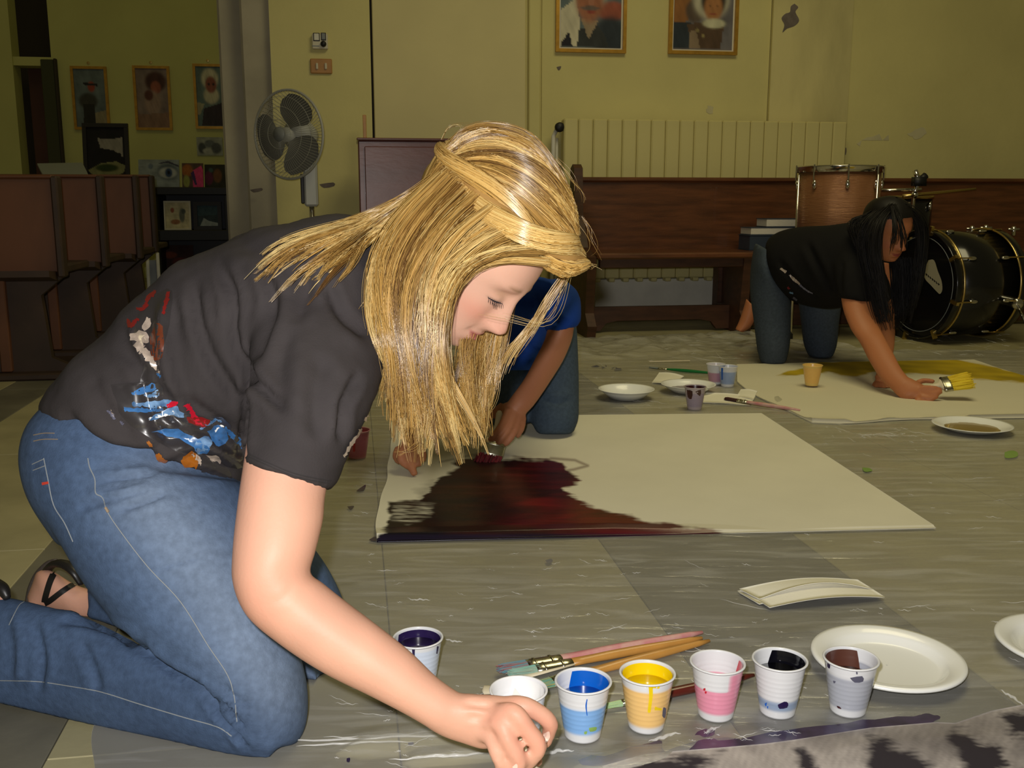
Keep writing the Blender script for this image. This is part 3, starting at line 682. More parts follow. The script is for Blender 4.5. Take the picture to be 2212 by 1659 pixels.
A = wl(326, 562, 6.51); B = wl(336, 640, 6.48); MB().prism([A-ru*.03, A+ru*.045, B+ru*.045, B-ru*.03], rv*.012).build('seat', 'grey_board', fc)
mb = MB(); mb.tube([wl(318, 548, 6.5), wl(329, 540, 6.5), wl(340, 546, 6.5)], .011, 8); mb.build('top_bar', 'rad_low', fc, True)

# ---------------------------------------------------------------- wall controls
t_ = empty('thermostat', wl(690, 108, VW), 'small white wall control box with black knob and two switches', 'control box')
a, z1 = uz(674, 74, VW); b_, z0 = uz(709, 108, VW)
MB().bbox(a, b_, VW-.03, VW, z0, z1, .004).build('case', 'plate_cream', t_)
for (x, y, w_, h_, m_) in ((684, 82, 5, 6.5, 'rad_low'), (699, 81, 3.5, 6, 'grey_board')):
    cu, cz = uz(x, y, VW); k = VW/FPX; mb = MB(); mb.bbox(cu-w_*k-.004, cu+w_*k+.004, VW-.032, VW-.029, cz-h_*k-.004, cz+h_*k+.004, .001); fr_ = mb.build('switch_frame', 'dark_frame', t_)
    MB().bbox(cu-w_*k, cu+w_*k, VW-.037, VW-.031, cz-h_*k, cz+h_*k, .002).build('switch', m_, fr_)
cu, cz = uz(699, 97, VW); mb = MB(); mb.lathe(uvp(cu, VW-.03, cz), [(0, .022), (.012, .021), (.0145, .015), (.0155, 0)], 20, axis=-rv); mb.build('knob', 'black', t_, True)
cu, cz = uz(683, 101, VW); MB().rbox(cu-.02, cu+.016, VW-.0312, VW-.029, cz-.003, cz+.002).build('printed_line', 'greyish' if 'greyish' in MATS else 'grey_board', t_)
t_ = empty('switch_plate', wl(694, 160, VW), 'wooden double light switch plate below the white control box', 'switch')
a, z1 = uz(670, 127, VW); b_, z0 = uz(718, 160, VW)
MB().bbox(a, b_, VW-.016, VW, z0, z1, .004).build('plate', 'switch_wood', t_)
for x in (685, 704):
    cu, cz = uz(x, 144, VW); MB().bbox(cu-.006, cu+.006, VW-.026, VW-.014, cz-.016, cz+.016, .003).build('toggle', 'plate_cream', t_)

# ---------------------------------------------------------------- stand fan
fv = 5.12; fc_ = wl(623, 291, fv)
fan = empty('stand_fan', fc_*np.array([1, 1, 0]), 'white pedestal fan with three grey blades beside the switch plate', 'fan')
fn = nrm(np.array([-.10, -.99, -.02])+np.array([-.42, 0, 0])); Rg = .212
ex = nrm(np.cross(fn, [0, 0, 1])); ey = np.cross(ex, fn)
ring = lambda c, r, n_=48: [c+(ex*math.cos(q)+ey*math.sin(q))*r for q in np.linspace(0, 2*math.pi, n_)]
mb = MB(); mb.tube(ring(fc_, Rg), .0065, 8, False); mb.build('guard_rim', 'wire', fan, True)
mb = MB()
for k in range(84):
    th = 2*math.pi*k/84; dv = ex*math.cos(th)+ey*math.sin(th)
    mb.tube([fc_+dv*Rg, fc_+dv*Rg*.8+fn*.045, fc_+dv*Rg*.45+fn*.065, fc_+dv*.035+fn*.07], .0006, 4, False)
for r, h in ((.07, .069), (.13, .06), (.18, .045)): mb.tube(ring(fc_+fn*h, r), .0011, 4, False)
mb.build('front_guard', 'wire', fan)
mb = MB()
for k in range(60):
    th = 2*math.pi*k/60; dv = ex*math.cos(th)+ey*math.sin(th); mb.tube([fc_+dv*Rg, fc_+dv*Rg*.8-fn*.06, fc_+dv*.06-fn*.085], .0012, 4, False)
mb.build('rear_guard', 'wire', fan)
mb = MB(); mb.lathe(fc_+fn*.07, [(0, .008), (.03, .006), (.036, -.004)], 20, axis=fn); mb.build('centre_cap', 'fan_grey', fan, True)
for k in range(3):
    th0 = math.radians(104+120*k); mb = MB(); V = []; nr, na = 9, 7
    for i in range(nr):
        r = .03+(Rg*.92-.03)*i/(nr-1); wd = (.42+.58*math.sin(math.pi*min(1, i/(nr-1))*.80)) if i < nr-1 else .62
        for j in range(na):
            a_ = th0+(j/(na-1)-.5)*2*wd*(1-.25*(i/(nr-1)))+.25*i/(nr-1); V.append(fc_+(ex*math.cos(a_)+ey*math.sin(a_))*r+fn*(.028*(j/(na-1)-.5)))
    V2 = [p-fn*.003 for p in V]; Fc = [[i*na+j, i*na+j+1, (i+1)*na+j+1, (i+1)*na+j] for i in range(nr-1) for j in range(na-1)]; o_ = len(V)
    mb.add(V+V2, Fc+[[q+o_ for q in f_[::-1]] for f_ in Fc]); mb.build('blade', 'fan_blade', fan, True)
mb = MB(); mb.lathe(fc_-fn*.02, [(0.001, .05), (.035, .045), (.035, 0), (.07, -.02), (.075, -.10), (.05, -.15), (.001, -.155)], 24, axis=fn); mb.build('motor_housing', 'fan_plastic', fan, True)
neck = wl(668, 385, fv+.08); k = fv/FPX
cu = wl(672, 410, fv+.06)@ru
MB().bbox(cu-.034, cu+.034, fv+.03, fv+.09, uz(670, 446, fv+.06)[1], uz(670, 350, fv+.06)[1], .010).build('column', 'fan_plastic', fan)
MB().bbox(cu-.05, cu-.032, fv+.035, fv+.06, uz(655, 440, fv+.06)[1], uz(655, 376, fv+.06)[1], .004).build('control_switch', 'black', fan)
mb = MB(); mb.tube([fc_-fn*.1, uvp(cu, fv+.06, uz(670, 352, fv)[1])], .022, 10); mb.build('neck', 'fan_plastic', fan, True)
zc = uz(670, 446, fv+.06)[1]
mb = MB(); mb.tube([uvp(cu, fv+.06, .03), uvp(cu, fv+.06, zc)], .0125, 14); mb.build('pole', 'chrome', fan, True)
mb = MB(); mb.lathe(uvp(cu, fv+.06, 0), [(.001, 0), (.19, 0), (.19, .012), (.05, .04), (.02, .06), (.001, .06)], 28); mb.build('base', 'fan_plastic', fan, True)

# wooden cabinet behind the blonde woman and a stick leaning on the wall
cu0, cz = uz(773, 297, 4.95); cu1 = cu0+.78
cab = empty('wooden_cabinet', uvp((cu0+cu1)/2, 5.1, 0), 'reddish brown wooden cabinet against the wall behind the blonde woman', 'cabinet')
MB().bbox(cu0, cu1, 4.97, 5.32, .05, cz-.012, .006).build('body', 'cabinet_wood', cab)
MB().bbox(cu0-.006, cu1+.006, 4.955, 5.33, cz-.012, cz, .004).build('top_board', 'cabinet_wood', cab)
MB().bbox(cu0+.01, cu1-.01, 4.98, 5.3, 0.001, .05, .004).build('plinth', 'pew_dark', cab)
MB().bbox(cu0+.03, cu1-.03, 4.958, 4.972, .08, cz-.04, .004).build('door', 'cabinet_wood', cab)
st = uz(787, 248, 5.42); MB().bbox(st[0]-.009, st[0]+.009, 5.42, 5.44, 0.001, st[1], .002).build('wooden_stick', 'wood_handle')
tagit(bpy.data.objects['wooden_stick'], 'thin upright wooden stick standing behind the brown cabinet', 'stick')

# ---------------------------------------------------------------- drums
def lug(parent, c, out_, up, L_=.045, m_='chrome'):
    mb = MB(); s_ = np.cross(out_, up); mb.rings([[c+out_*(.002+w2*.012)+s_*math.cos(q)*.010*w1+up*math.sin(q)*L_*.5*w1 for q in np.linspace(0, 2*math.pi, 12, endpoint=False)] for (w1, w2) in ((1, 0), (.95, .7), (.6, 1.1))]); return mb.build('lug', m_, parent, True)
dt = 4.78; tc_ = at(1815, 360, dt); Rt = 90*dt/FPX; tzz = tc_[2]
tom = empty('floor_tom', tc_*np.array([1, 1, 0]), 'copper brown floor tom drum with chrome hoop standing before the pew', 'drum')
bot = tzz-.42
mb = MB(); mb.lathe((tc_[0], tc_[1], 0), [(Rt*.93, bot), (Rt*.95, bot), (Rt*.95, tzz-.02), (Rt*.93, tzz-.02)], 48); mb.build('shell', 'tom_shell', tom, True)
mb = MB(); mb.lathe((tc_[0], tc_[1], 0), [(0.001, tzz-.008), (Rt*.96, tzz-.010), (Rt*.96, tzz-.014), (.001, tzz-.014)], 40); mb.build('drum_head', 'drum_head', tom)
for zz in (tzz, bot-.002):
    mb = MB(); mb.lathe((tc_[0], tc_[1], zz), [(Rt*.97, -.028), (Rt*1.0, -.028), (Rt*1.0, -.004), (Rt*1.015, 0), (Rt*.985, .003), (Rt*.965, -.004)], 48, closed=True); mb.build('hoop', 'chrome', tom, True)
for k in range(8):
    th = math.radians(-90-7+45*k); o_ = np.array([math.cos(th), math.sin(th), 0]); c = np.array([tc_[0], tc_[1], 0])
    lg = lug(tom, c+o_*Rt*.95+rz*(tzz-.085), o_, rz)
    mb = MB(); mb.tube([c+o_*Rt*1.02+rz*(tzz-.065), c+o_*Rt*1.02+rz*(tzz+.006)], .004, 6); mb.build('tension_rod', 'chrome', tom)
for k, th in enumerate((-172, -52, 68)):
    o_ = np.array([math.cos(math.radians(th)), math.sin(math.radians(th)), 0]); c = np.array([tc_[0], tc_[1], 0])
    mb = MB(); mb.tube([c+o_*Rt*1.03+rz*.012, c+o_*Rt*1.03+rz*(tzz-.04)], .006, 8); lg_ = mb.build('leg', 'chrome', tom, True)
    mb = MB(); mb.tube([c+o_*Rt*1.03+rz*.001, c+o_*Rt*1.03+rz*.03], .011, 8); mb.build('rubber_foot', 'black', lg_)
# bass drum lying on its side, front head to the left
nb = np.array([-.955, -.297, 0]); Rb = .265; bc = at(1990, 616, 4.82); bc[2] = Rb+.012; Lb = .37
up = np.array([0, 0, 1.0]); sx = np.cross(nb, up)
bd = empty('bass_drum', (bc-nb*Lb/2)*np.array([1, 1, 0]), 'black bass drum with gold hoops lying beside the dark-haired woman', 'drum')
mb = MB(); mb.lathe(bc, [(Rb*.94, -.01), (Rb*.955, -.01), (Rb*.955, -Lb+.01), (Rb*.94, -Lb+.01)], 56, axis=nb, ex=sx); mb.build('shell', 'black_gloss', bd, True)
mb = MB(); mb.lathe(bc, [(.001, 0.004), (Rb*.95, .002), (Rb*.95, -.004), (.001, -.003)], 48, axis=nb, ex=sx); hd = mb.build('front_head', 'black_gloss', bd)
mb = MB(); mb.lathe(bc-nb*Lb, [(.001, -.004), (Rb*.95, -.002), (Rb*.95, .004), (.001, .003)], 48, axis=nb, ex=sx); mb.build('rear_head', 'drum_head', bd)
for q in (0, -Lb):
    mb = MB(); mb.lathe(bc+nb*q, [(Rb*.945, .018), (Rb*.985, .020), (Rb, .016), (Rb, -.02), (Rb*.975, -.022), (Rb*.945, -.018)], 64, axis=nb, ex=sx, closed=True); mb.build('hoop', 'black_gloss', bd, True)
    mb = MB()
    mb.tube([bc+nb*(q-.024 if q == 0 else q+.024)+(sx*math.cos(w)+up*math.sin(w))*Rb*.988 for w in np.linspace(0, 2*math.pi, 64)], .0062, 8, False); mb.build('hoop_band', 'brass', bd, True)
    mb = MB()
    mb.tube([bc+nb*(q+(.012 if q == 0 else -.012))+(sx*math.cos(w)+up*math.sin(w))*Rb*.86 for w in np.linspace(0, 2*math.pi, 56)], .0016, 6, False); mb.build('head_ring', 'grey_board', bd, True)
for k in range(8):
    th = math.radians(14+45*k); o_ = sx*math.cos(th)+up*math.sin(th)
    for q in (-.09, -Lb+.09): lug(bd, bc+nb*q+o_*Rb*.955, o_, nb, .05)
    mb = MB(); mb.tube([bc+nb*.02+o_*Rb*1.015, bc-nb*.09+o_*Rb*1.0], .0035, 6); mb.tube([bc-nb*(Lb+.02)+o_*Rb*1.015, bc-nb*(Lb-.09)+o_*Rb*1.0], .0035, 6); mb.build('tension_rod', 'brass', bd)
    mb = MB(); mb.box(bc+nb*.02+o_*Rb*1.0, nb*.008, o_*.022, np.cross(nb, o_)*.008); mb.build('claw', 'brass', bd)
hb = bvh_of((np.array([bc+nb*.006+sx*a_+up*b2 for a_, b2 in ((-.3, -.3), (.3, -.3), (.3, .3), (-.3, .3))]), [[0, 1, 2, 3]]))
mb = MB(); add_decal(mb, hb, [(2006, 562), (2018, 562), (2026, 585), (2034, 606), (2036, 625), (2031, 635), (2024, 630), (2010, 615), (1999, 603), (1997, 590), (2001, 574)], step=6, off=.001, smooth=3); stk = mb.build('sticker', 'sticker', bd)
mb = MB()
for k in range(7):
    x = 2001+k*4.4; y = 592+k*3.5; add_decal(mb, hb, stroke([(x, y-1.5), (x+.8, y+3.2)], 1.0), step=3, off=.0016, smooth=1); add_decal(mb, hb, stroke([(x+.3, y+(k % 3)*1.2), (x+3.0, y+1.8+(k % 2))], .7), step=3, off=.0018, smooth=1)
mb.build('lettering', 'dark_frame', stk)
sp = at(2196, 655, 4.7); mb = MB(); mb.tube([sp, at(2212, 690, 4.62), np.array([*at(2240, 700, 4.5)[:2], .012])], .007, 8); mb.build('spur', 'chrome', bd, True)
mb = MB(); mb.lathe(sp, [(.001, .02), (.022, .018), (.03, 0), (.03, -.05), (.001, -.05)], 16, axis=nrm(Cv-sp)); mb.build('spur_bracket', 'chrome', bd, True)
for (x, y) in ((2100, 486), (2130, 484), (2190, 487)):
    p = at(x, y+8, 4.95); mb = MB(); mb.tube([p-rz*.03, p+rz*.012], .010, 8); mb.tube([p-ru*.03, p+ru*.03], .006, 6); mb.build('mount_bracket', 'chrome', bd, True)
# rack tom and clamp arm behind the dark-haired woman's head
rt = empty('rack_tom', at(1965, 425, 5.3)*np.array([1, 1, 0])+rz*.421, 'small black drum standing on the pew behind the dark-haired woman', 'drum')
rc = at(1965, 425, 5.3); HT = rc[2]-.4265
mb = MB(); mb.lathe(rc, [(.10, -HT), (.115, -HT), (.115, 0), (.10, 0)], 36); mb.build('shell', 'black_gloss', rt, True)
mb = MB(); mb.lathe(rc, [(.001, .002), (.113, .001), (.113, -.004), (.001, -.004)], 30); mb.build('drum_head', 'drum_head', rt)
for q in (0, -HT+.006): mb = MB(); mb.lathe(rc+rz*q, [(.113, -.012), (.122, -.012), (.122, .006), (.113, .006)], 36, closed=True); mb.build('hoop', 'brass', rt, True)
for k in range(5): 
    th = k*1.256+.3; o_ = np.array([math.cos(th), math.sin(th), 0]); lug(rt, rc+o_*.115-rz*.05, o_, rz, .05)
bs = empty('boom_stand', at(1990, 500, 5.05)*np.array([1, 1, 0]), 'chrome boom arm with black clamp above the bass drum', 'stand')
A = at(1905, 411, 5.03); B = at(1990, 409, 5.03); Cc = at(2108, 408, 5.03); J = at(1976, 421, 5.03)
mb = MB(); mb.tube([J-nrm(Cc-J)*.06, J, Cc], [.010, .009, .0055], 8); mb.build('boom_arm', 'brass', bs, True)
mb = MB(); mb.tube([A, B], .0075, 8); mb.build('cross_arm', 'chrome', bs, True)
mb = MB(); mb.lathe(J, [(.001, .02), (.016, .016), (.018, 0), (.016, -.02), (.001, -.022)], 14, axis=nrm(Cv-J)); mb.build('joint', 'chrome', bs, True)
K = at(1985, 392, 5.0); mb = MB(); mb.box(K, ru*.03, rv*.02, rz*.022); mb.tube([K+rz*.01+ru*.01, K+rz*.03+ru*.035], .018, 8); mb.build('clamp', 'black', bs, True)
mb = MB(); mb.tube([K, at(1977, 368, 5.0)], .012, 10); mb.build('wing_screw', 'chrome', bs, True)
b0 = J*np.array([1, 1, 0])+rv*.01; mb = MB(); mb.tube([b0+rz*.012, b0+rz*J[2], K], .010, 8); mb.build('pole', 'chrome', bs, True)
for k in range(3): th = k*2.094+1; mb = MB(); mb.tube([b0+[.05*math.cos(th), .05*math.sin(th), .008], b0+[0, 0, .22]], .008, 8); mb.build('leg', 'chrome', bs, True)

# books stacked on the pew seat
def book(x0, x1, y0, y1, v, zb, h, label, dep=.13, pm='book_page'):
    a = uz(x0, y1, v)[0]; b_ = uz(x1, y1, v)[0]
    t_ = empty('book', uvp((a+b_)/2, v+dep/2, zb), label, 'book', 'books on the pew seat')
    MB().bbox(a+.004, b_, v+.003, v+dep-.004, zb+.003, zb+h-.003, .002).build('pages', pm, t_)
    MB().bbox(a, b_+.003, v, v+dep, zb, zb+.003, .001).build('cover', 'book_cover', t_); MB().bbox(a, b_+.003, v, v+dep, zb+h-.003, zb+h, .001).build('cover', 'book_cover', t_)
    return t_
zs = .421; z2 = uz(1640, 508, 4.95)[1]; z3 = uz(1640, 491, 4.95)[1]; z4 = uz(1690, 472, 4.95)[1]
book(1618, 1735, 490, 540, 4.93, zs, z2-zs, 'thick dark blue box-like book at the bottom of the pew stack', .16, 'book_cover')
book(1621, 1740, 490, 508, 4.94, z2+.0005, z3-z2-.001, 'white-paged book lying in the middle of the pew stack', .15)
book(1655, 1745, 472, 488, 4.95, z3+.0005, z4-z3-.001, 'white-paged book on top of the pew stack', .14)
# ================================================================== PEOPLE
def head_mesh(nz=110, na=120):
    Z = [-.115, -.110, -.098, -.085, -.07, -.05, -.03, -.005, .018, .04, .062, .082, .10, .111, .116]
    YF = [.045, .062, .074, .079, .081, .082, .080, .081, .088, .087, .080, .066, .044, .022, .002]
    YB = [.030, .012, -.012, -.035, -.055, -.075, -.088, -.097, -.101, -.100, -.094, -.080, -.056, -.030, -.006]
    W = [.012, .028, .040, .049, .056, .062, .066, .0705, .073, .0735, .071, .063, .046, .026, .004]
    zz = -.115+.231*(1-np.cos(np.linspace(0, math.pi, nz)))/2
    sm = lambda q: np.interp(zz, Z, q)
    yf, yb, w = sm(YF), sm(YB), sm(W)
    k = np.ones(7)/7
    for q in (yf, yb, w): q[3:-3] = np.convolve(q, k, 'valid')
    th = np.linspace(0, 2*math.pi, na, endpoint=False); c, s_ = np.cos(th), np.sin(th)
    X = w[:, None]*(np.sign(s_)*abs(s_)**.88)[None]; Y = ((yf+yb)/2)[:, None]+((yf-yb)/2)[:, None]*(np.sign(c)*abs(c)**.86)[None]; Zg = np.repeat(zz[:, None], na, 1)
    front = np.clip((Y-.01)/.03, 0, 1)
    g = lambda x0, z0, sx, sz: np.exp(-((X-x0)/sx)**2-((Zg-z0)/sz)**2)
    D = np.zeros_like(X)
    zt = np.clip((.012-Zg)/.055, 0, 1)                               # 0 at the bridge, 1 at the tip
    prot = np.where(Zg > -.043, .005+.0275*zt**1.2, np.clip((Zg+.058)/.015, 0, 1)**.7*.0325); prot *= np.clip((.026-Zg)/.014, 0, 1)
    p1 = prot[:, 0].copy(); p1 = np.convolve(np.pad(p1, 4, 'edge'), np.array([1, 2, 3, 4, 5, 4, 3, 2, 1])/25, 'valid'); prot = np.repeat(p1[:, None], na, 1)
    D += prot*np.exp(-abs(X/(.0095+.0065*zt))**2.4)
    for sg in (-1, 1):
        D += .0075*g(sg*.0125, -.043, .006, .0075)                   # nostril wings
        D -= .0035*g(sg*.0085, -.0525, .0035, .003)
        D -= .0085*g(sg*.030, .004, .016, .0095); D += .0062*g(sg*.031, -.001, .0125, .0085)   # sockets, lids
        D -= .0018*np.exp(-((Zg+.0085-.10*(abs(X)-.03)**2*40)/.0018)**2)*np.exp(-((X-sg*.031)/.012)**2)
        D += .0035*g(sg*.028, .020, .020, .007)                      # brow
        D += .0045*g(sg*.044, -.034, .018, .020)                     # cheek
        D -= .0022*g(sg*.025, -.0665, .005, .005)                     # mouth corners
        D -= .0009*np.exp(-((X*sg-(.019+(-.045-Zg)*.45))/.004)**2)*np.exp(-((Zg+.058)/.014)**2)
    D += .0055*g(0, -.0665, .017, .0048); D += .0062*g(0, -.0785, .015, .0055); D -= .0040*np.exp(-((Zg+.0735-13*X*X)/.0016)**2)*np.exp(-(X/.022)**4)
    D -= .0035*g(0, -.0895, .018, .005); D += .0075*g(0, -.104, .018, .011); D -= .0018*g(0, -.060, .0035, .006)
    Y = Y+D*front
    V = np.stack([X, Y, Zg], -1).reshape(-1, 3); Fc = []
    for i in range(nz-1):
        for j in range(na):
            j2 = (j+1) % na; Fc.append([i*na+j, i*na+j2, (i+1)*na+j2, (i+1)*na+j])
    return V, Fc
HV, HF = head_mesh()
def face_cols(V, base, lip, brow, blush, lid):
    X, Y, Z = V.T; C = np.tile(np.array(base, float), (len(V), 1)); fr = (Y > .03)
    def mixin(w_, c): 
        nonlocal C
        w_ = (np.clip(w_, 0, 1)*fr)[:, None]; C = C*(1-w_)+np.array(c)*w_
    for sg in (-1, 1):
        mixin(.55*np.exp(-((X-sg*.042)/.020)**2-((Z+.036)/.017)**2), blush)
        mixin(.8*np.exp(-((Z-(.0225-.10*(abs(X)-.026)**2*12))/.0030)**2)*np.exp(-((X-sg*.027)/.0135)**4), brow)
        mixin(.45*np.exp(-((X-sg*.031)/.013)**2-((Z-.004)/.006)**2), lid)
        mixin(.85*np.exp(-((Z+.0093-.09*(abs(X)-.031)**2*40)/.0017)**2)*np.exp(-((X-sg*.031)/.0125)**4), (.02, .015, .02))
        mixin(.7*np.exp(-((X-sg*.0085)/.003)**2-((Z+.0525)/.0025)**2), tuple(q*.35 for q in base))
    lw = np.exp(-((Z+.0735-12*X*X)/(.0090*np.clip(1-(X/.026)**2, .2, 1)))**4)*np.exp(-(X/(.0235))**6); mixin(.9*lw, lip)
    mixin(.35*np.exp(-(X/.016)**2-((Z+.040)/.012)**2), blush)
    return C
def place_head(anchor_px, anchor_d, ey_, ez_, scale, anchor=(0, .088, .018)):
    ey_ = nrm(ey_); ez_ = nrm(ez_-ey_*(ez_@ey_)); ex_ = np.cross(ey_, ez_); M = np.stack([ex_, ey_, ez_], 1)*scale
    c = at(*anchor_px, anchor_d)-M@np.array(anchor); return M, c
SCR = lambda r, u_, t_: Rv*r+Uv*u_-Fv*t_                                # screen right, up, toward camera

def strands(P, r, cols, name, material, parent, sides=3, taper=.35, lock=None):
    """P: n x K x 3 strand paths, r: n radii, cols: n x 3."""
    n_, K, _ = P.shape; T = np.gradient(P, axis=1); T /= np.linalg.norm(T, axis=2, keepdims=True)+1e-12
    ref = P-Cv; A = np.cross(T, ref); A /= np.linalg.norm(A, axis=2, keepdims=True)+1e-12; B = np.cross(A, T)
    tp = np.interp(np.linspace(0, 1, K), [0, .1, .75, 1], [.8, 1, .8, taper]); rr = r[:, None]*tp[None]
    if lock is not None: rr = np.where((r > lock)[:, None], r[:, None]*np.interp(np.linspace(0, 1, K), [0, .2, .6, .85, 1], [.7, 1, .8, .35, .04])[None], rr)
    V = np.stack([P+(A*math.cos(q)+B*math.sin(q))*rr[..., None] for q in np.arange(sides)*2*math.pi/sides+.5], 2)   # n,K,s,3
    idx = np.arange(n_*K*sides).reshape(n_, K, sides); Fc = []
    for j in range(sides):
        j2 = (j+1) % sides; Fc.append(np.stack([idx[:, :-1, j], idx[:, :-1, j2], idx[:, 1:, j2], idx[:, 1:, j]], -1).reshape(-1, 4))
    C = np.repeat(np.repeat(cols[:, None, None, :], K, 1), sides, 2).reshape(-1, 3)
    return link_mesh(name, V.reshape(-1, 3), np.concatenate(Fc).tolist(), material, parent, True, C)
KS = 18
def guide_world(g): return resample(catmull(np.array([at(*q) for q in g]), 6), KS)
def hair_family(guides, nlock, per, rad=(.0005, .0009), lockw=.006, wob=.004, tipspread=1.0, lenvar=.12, dj=.010):
    G = np.array([guide_world(g) for g in guides]); out_ = []; rads = []; tone = []; s_ = np.linspace(0, 1, KS)
    for k in range(nlock):
        t_ = rng.uniform(0, max(.0001, len(G)-1.001)); i = int(t_); f_ = t_-i; base = G[i]*(1-f_)+G[i+1]*f_ if len(G) > 1 else G[0].copy()
        Lc = 1-rng.uniform(0, lenvar); base = resample(base[:max(4, int(round(KS*Lc)))], KS)
        ph = rng.uniform(0, 6.28, 3); fr_ = rng.uniform(.8, 1.9); amp = wob*rng.uniform(.4, 1.2)
        off = amp*(s_**1.3)[:, None]*(np.outer(np.sin(fr_*3.1*s_+ph[0]), Rv)+.6*np.outer(np.sin(fr_*2.7*s_+ph[1]), Fv)+.35*np.outer(np.sin(fr_*3.7*s_+ph[2]), Uv))
        base = base+off+Fv*rng.normal(0, dj); tn = rng.normal(0, 1)
        for q in range(per):
            cut = 1-rng.beta(1, 3)*.42 if per > 1 else 1.0
            o_ = rng.normal(0, 1, 3)*lockw*np.array([1, .6, .5]); env = np.interp(s_, [0, .3, .8, 1], [.7, 1, .8, .5*tipspread])
            fl_ = rng.normal(0, .0007, 3)*1.0; p = base+np.outer(env, o_)+np.outer(np.sin(s_*rng.uniform(3, 8)+rng.uniform(0, 6)), fl_)
            if cut < .98: p = resample(p[:max(5, int(round(KS*cut)))], KS)
            out_.append(p); rads.append(rng.uniform(*rad)); tone.append(tn*.95+rng.normal(0, .55))
    return np.array(out_), np.array(rads), np.array(tone)
def blond(tone):
    a = np.array([.16, .073, .018]); b = np.array([.60, .36, .095]); c = np.array([.90, .69, .30]); x = np.clip((tone+2)/4, 0, 1)[:, None]
    return np.where(x < .55, a+(b-a)*(x/.55), b+(c-b)*((x-.55)/.45))

# ================================================================== THINGS ON THE FLOOR
def grid_mesh(P, C=None):
    ny, nx, _ = P.shape; idx = np.arange(nx*ny).reshape(ny, nx)
    Fc = np.stack([idx[:-1, :-1].ravel(), idx[:-1, 1:].ravel(), idx[1:, 1:].ravel(), idx[1:, :-1].ravel()], 1).tolist()
    return P.reshape(-1, 3), Fc
def skirt(V, Fc, ny, nx, zb, C=None):
    idx = np.arange(nx*ny).reshape(ny, nx); ring_ = np.concatenate([idx[0], idx[1:, -1], idx[-1, -2::-1], idx[-2:0:-1, 0]]); o_ = len(V)
    B = V[ring_].copy(); B[:, 2] = zb; n_ = len(ring_)
    Fc = Fc+[[int(ring_[i]), int(ring_[(i+1) % n_]), o_+(i+1) % n_, o_+i] for i in range(n_)]+[list(range(o_, o_+n_))[::-1]]
    return np.vstack([V, B]), Fc, ring_
# --- plastic sheet over the slabs
us = np.arange(-.34, 3.6, .0125); vs2 = np.arange(.95, 4.74, .0125); UU, VV = np.meshgrid(us, vs2); VV = .95+(VV-.95)*(np.interp(UU, [-1, 1.9, 2.35, 4], [4.74, 4.74, 4.12, 4.0])-.95)/(4.74-.95)
UU = UU+.02*noise1(VV*4, 3)*np.clip((-.2-UU)/.14, 0, 1)
far_ = np.clip((VV-3.95)/.35, 0, 1); w1 = noise2(UU*5+VV*9, VV*16-UU*6, 21, 3); w2 = noise2(UU*22, VV*30, 22, 3)
near_ = np.exp(-((VV-1.12)/.05)**2)*(UU > .25)
w3 = noise2(UU*9-VV*4, VV*60+UU*25, 23, 2)
ridge = np.zeros_like(UU)
for k in range(46):
    a0 = rng.uniform(-.3, 2.4); b0 = rng.uniform(1.05, 3.6); th = rng.normal(.25, .35) if rng.uniform() < .75 else rng.uniform(0, 3.14); ln = rng.uniform(.12, .6); dx, dy = math.cos(th), math.sin(th)
    t2 = (UU-a0)*dx+(VV-b0)*dy; n2 = -(UU-a0)*dy+(VV-b0)*dx+.02*np.sin(t2*7+k)
    ridge += rng.uniform(.0015, .004)*np.exp(-abs(n2)/.010)*np.exp(-(t2/ln)**4)
for (x0, y0, x1, y1) in ((640, 1610, 1030, 1594), (700, 1625, 1040, 1606), (620, 1600, 960, 1588), (900, 1640, 1060, 1630)):
    a0, b0 = flu(x0, y0); a1, b1 = flu(x1, y1); dd_, pr_ = seg_dist(UU.ravel(), VV.ravel(), [(a0, b0), (a1, b1)]); ridge += (.009*np.exp(-dd_/.006)).reshape(UU.shape)
ZZ = .0045+.0010*np.clip(w1+.4, 0, 2)+.0004*np.clip(w2, 0, 2)+ridge*.8+far_*(.006+.012*np.clip(w1+.3, 0, 2)+.020*abs(noise2(UU*17+VV*5, VV*21, 24, 3))*(1+.5*w1))+near_*.006*np.clip(w2+w1, 0, 2)
# the sheet lies flat under papers and things
for (a, b_, c, d_) in ((-.0, 1.30, 1.86, 3.02), (1.44, 2.6, 2.74, 3.9)):
    k = np.clip(np.minimum.reduce([UU-a, b_-UU, VV-c, d_-VV])/.03, 0, 1); ZZ = ZZ*(1-k)+.0032*k
for (x_, y_, rd) in ((1258, 1590, .05), (1400, 1570, .05), (1545, 1545, .05), (1678, 1540, .05), (1830, 1535, .05), (1120, 1560, .05), (905, 1455, .05), (1916, 1440, .12), (1352, 860, .1), (1487, 845, .1), (2100, 930, .11), (1545, 825, .05), (1570, 832, .05), (1500, 880, .05), (1655, 1285, .12), (1800, 1280, .15), (560, 1580, .12), (690, 1480, .1), (1200, 940, .12), (1100, 930, .1), (1670, 785, .1), (1770, 775, .1), (2230, 1390, .12)):
    a0, b0 = flu(x_, y_); k = np.clip((1.25*rd-np.hypot(UU-a0, VV-b0))/(.35*rd), 0, 1); ZZ = ZZ*(1-k)+.0032*k
a0, b0 = flu(1090, 1450); a1, b1 = flu(1530, 1370); a2, b2 = flu(1310, 1525); a3, b3 = flu(1630, 1455)
for sg in ([(a0, b0), (a1, b1)], [(a2, b2), (a3, b3)]):
    dd_, _ = seg_dist(UU.ravel(), VV.ravel(), sg); k = np.clip((.05-dd_.reshape(UU.shape))/.02, 0, 1); ZZ = ZZ*(1-k)+.0032*k
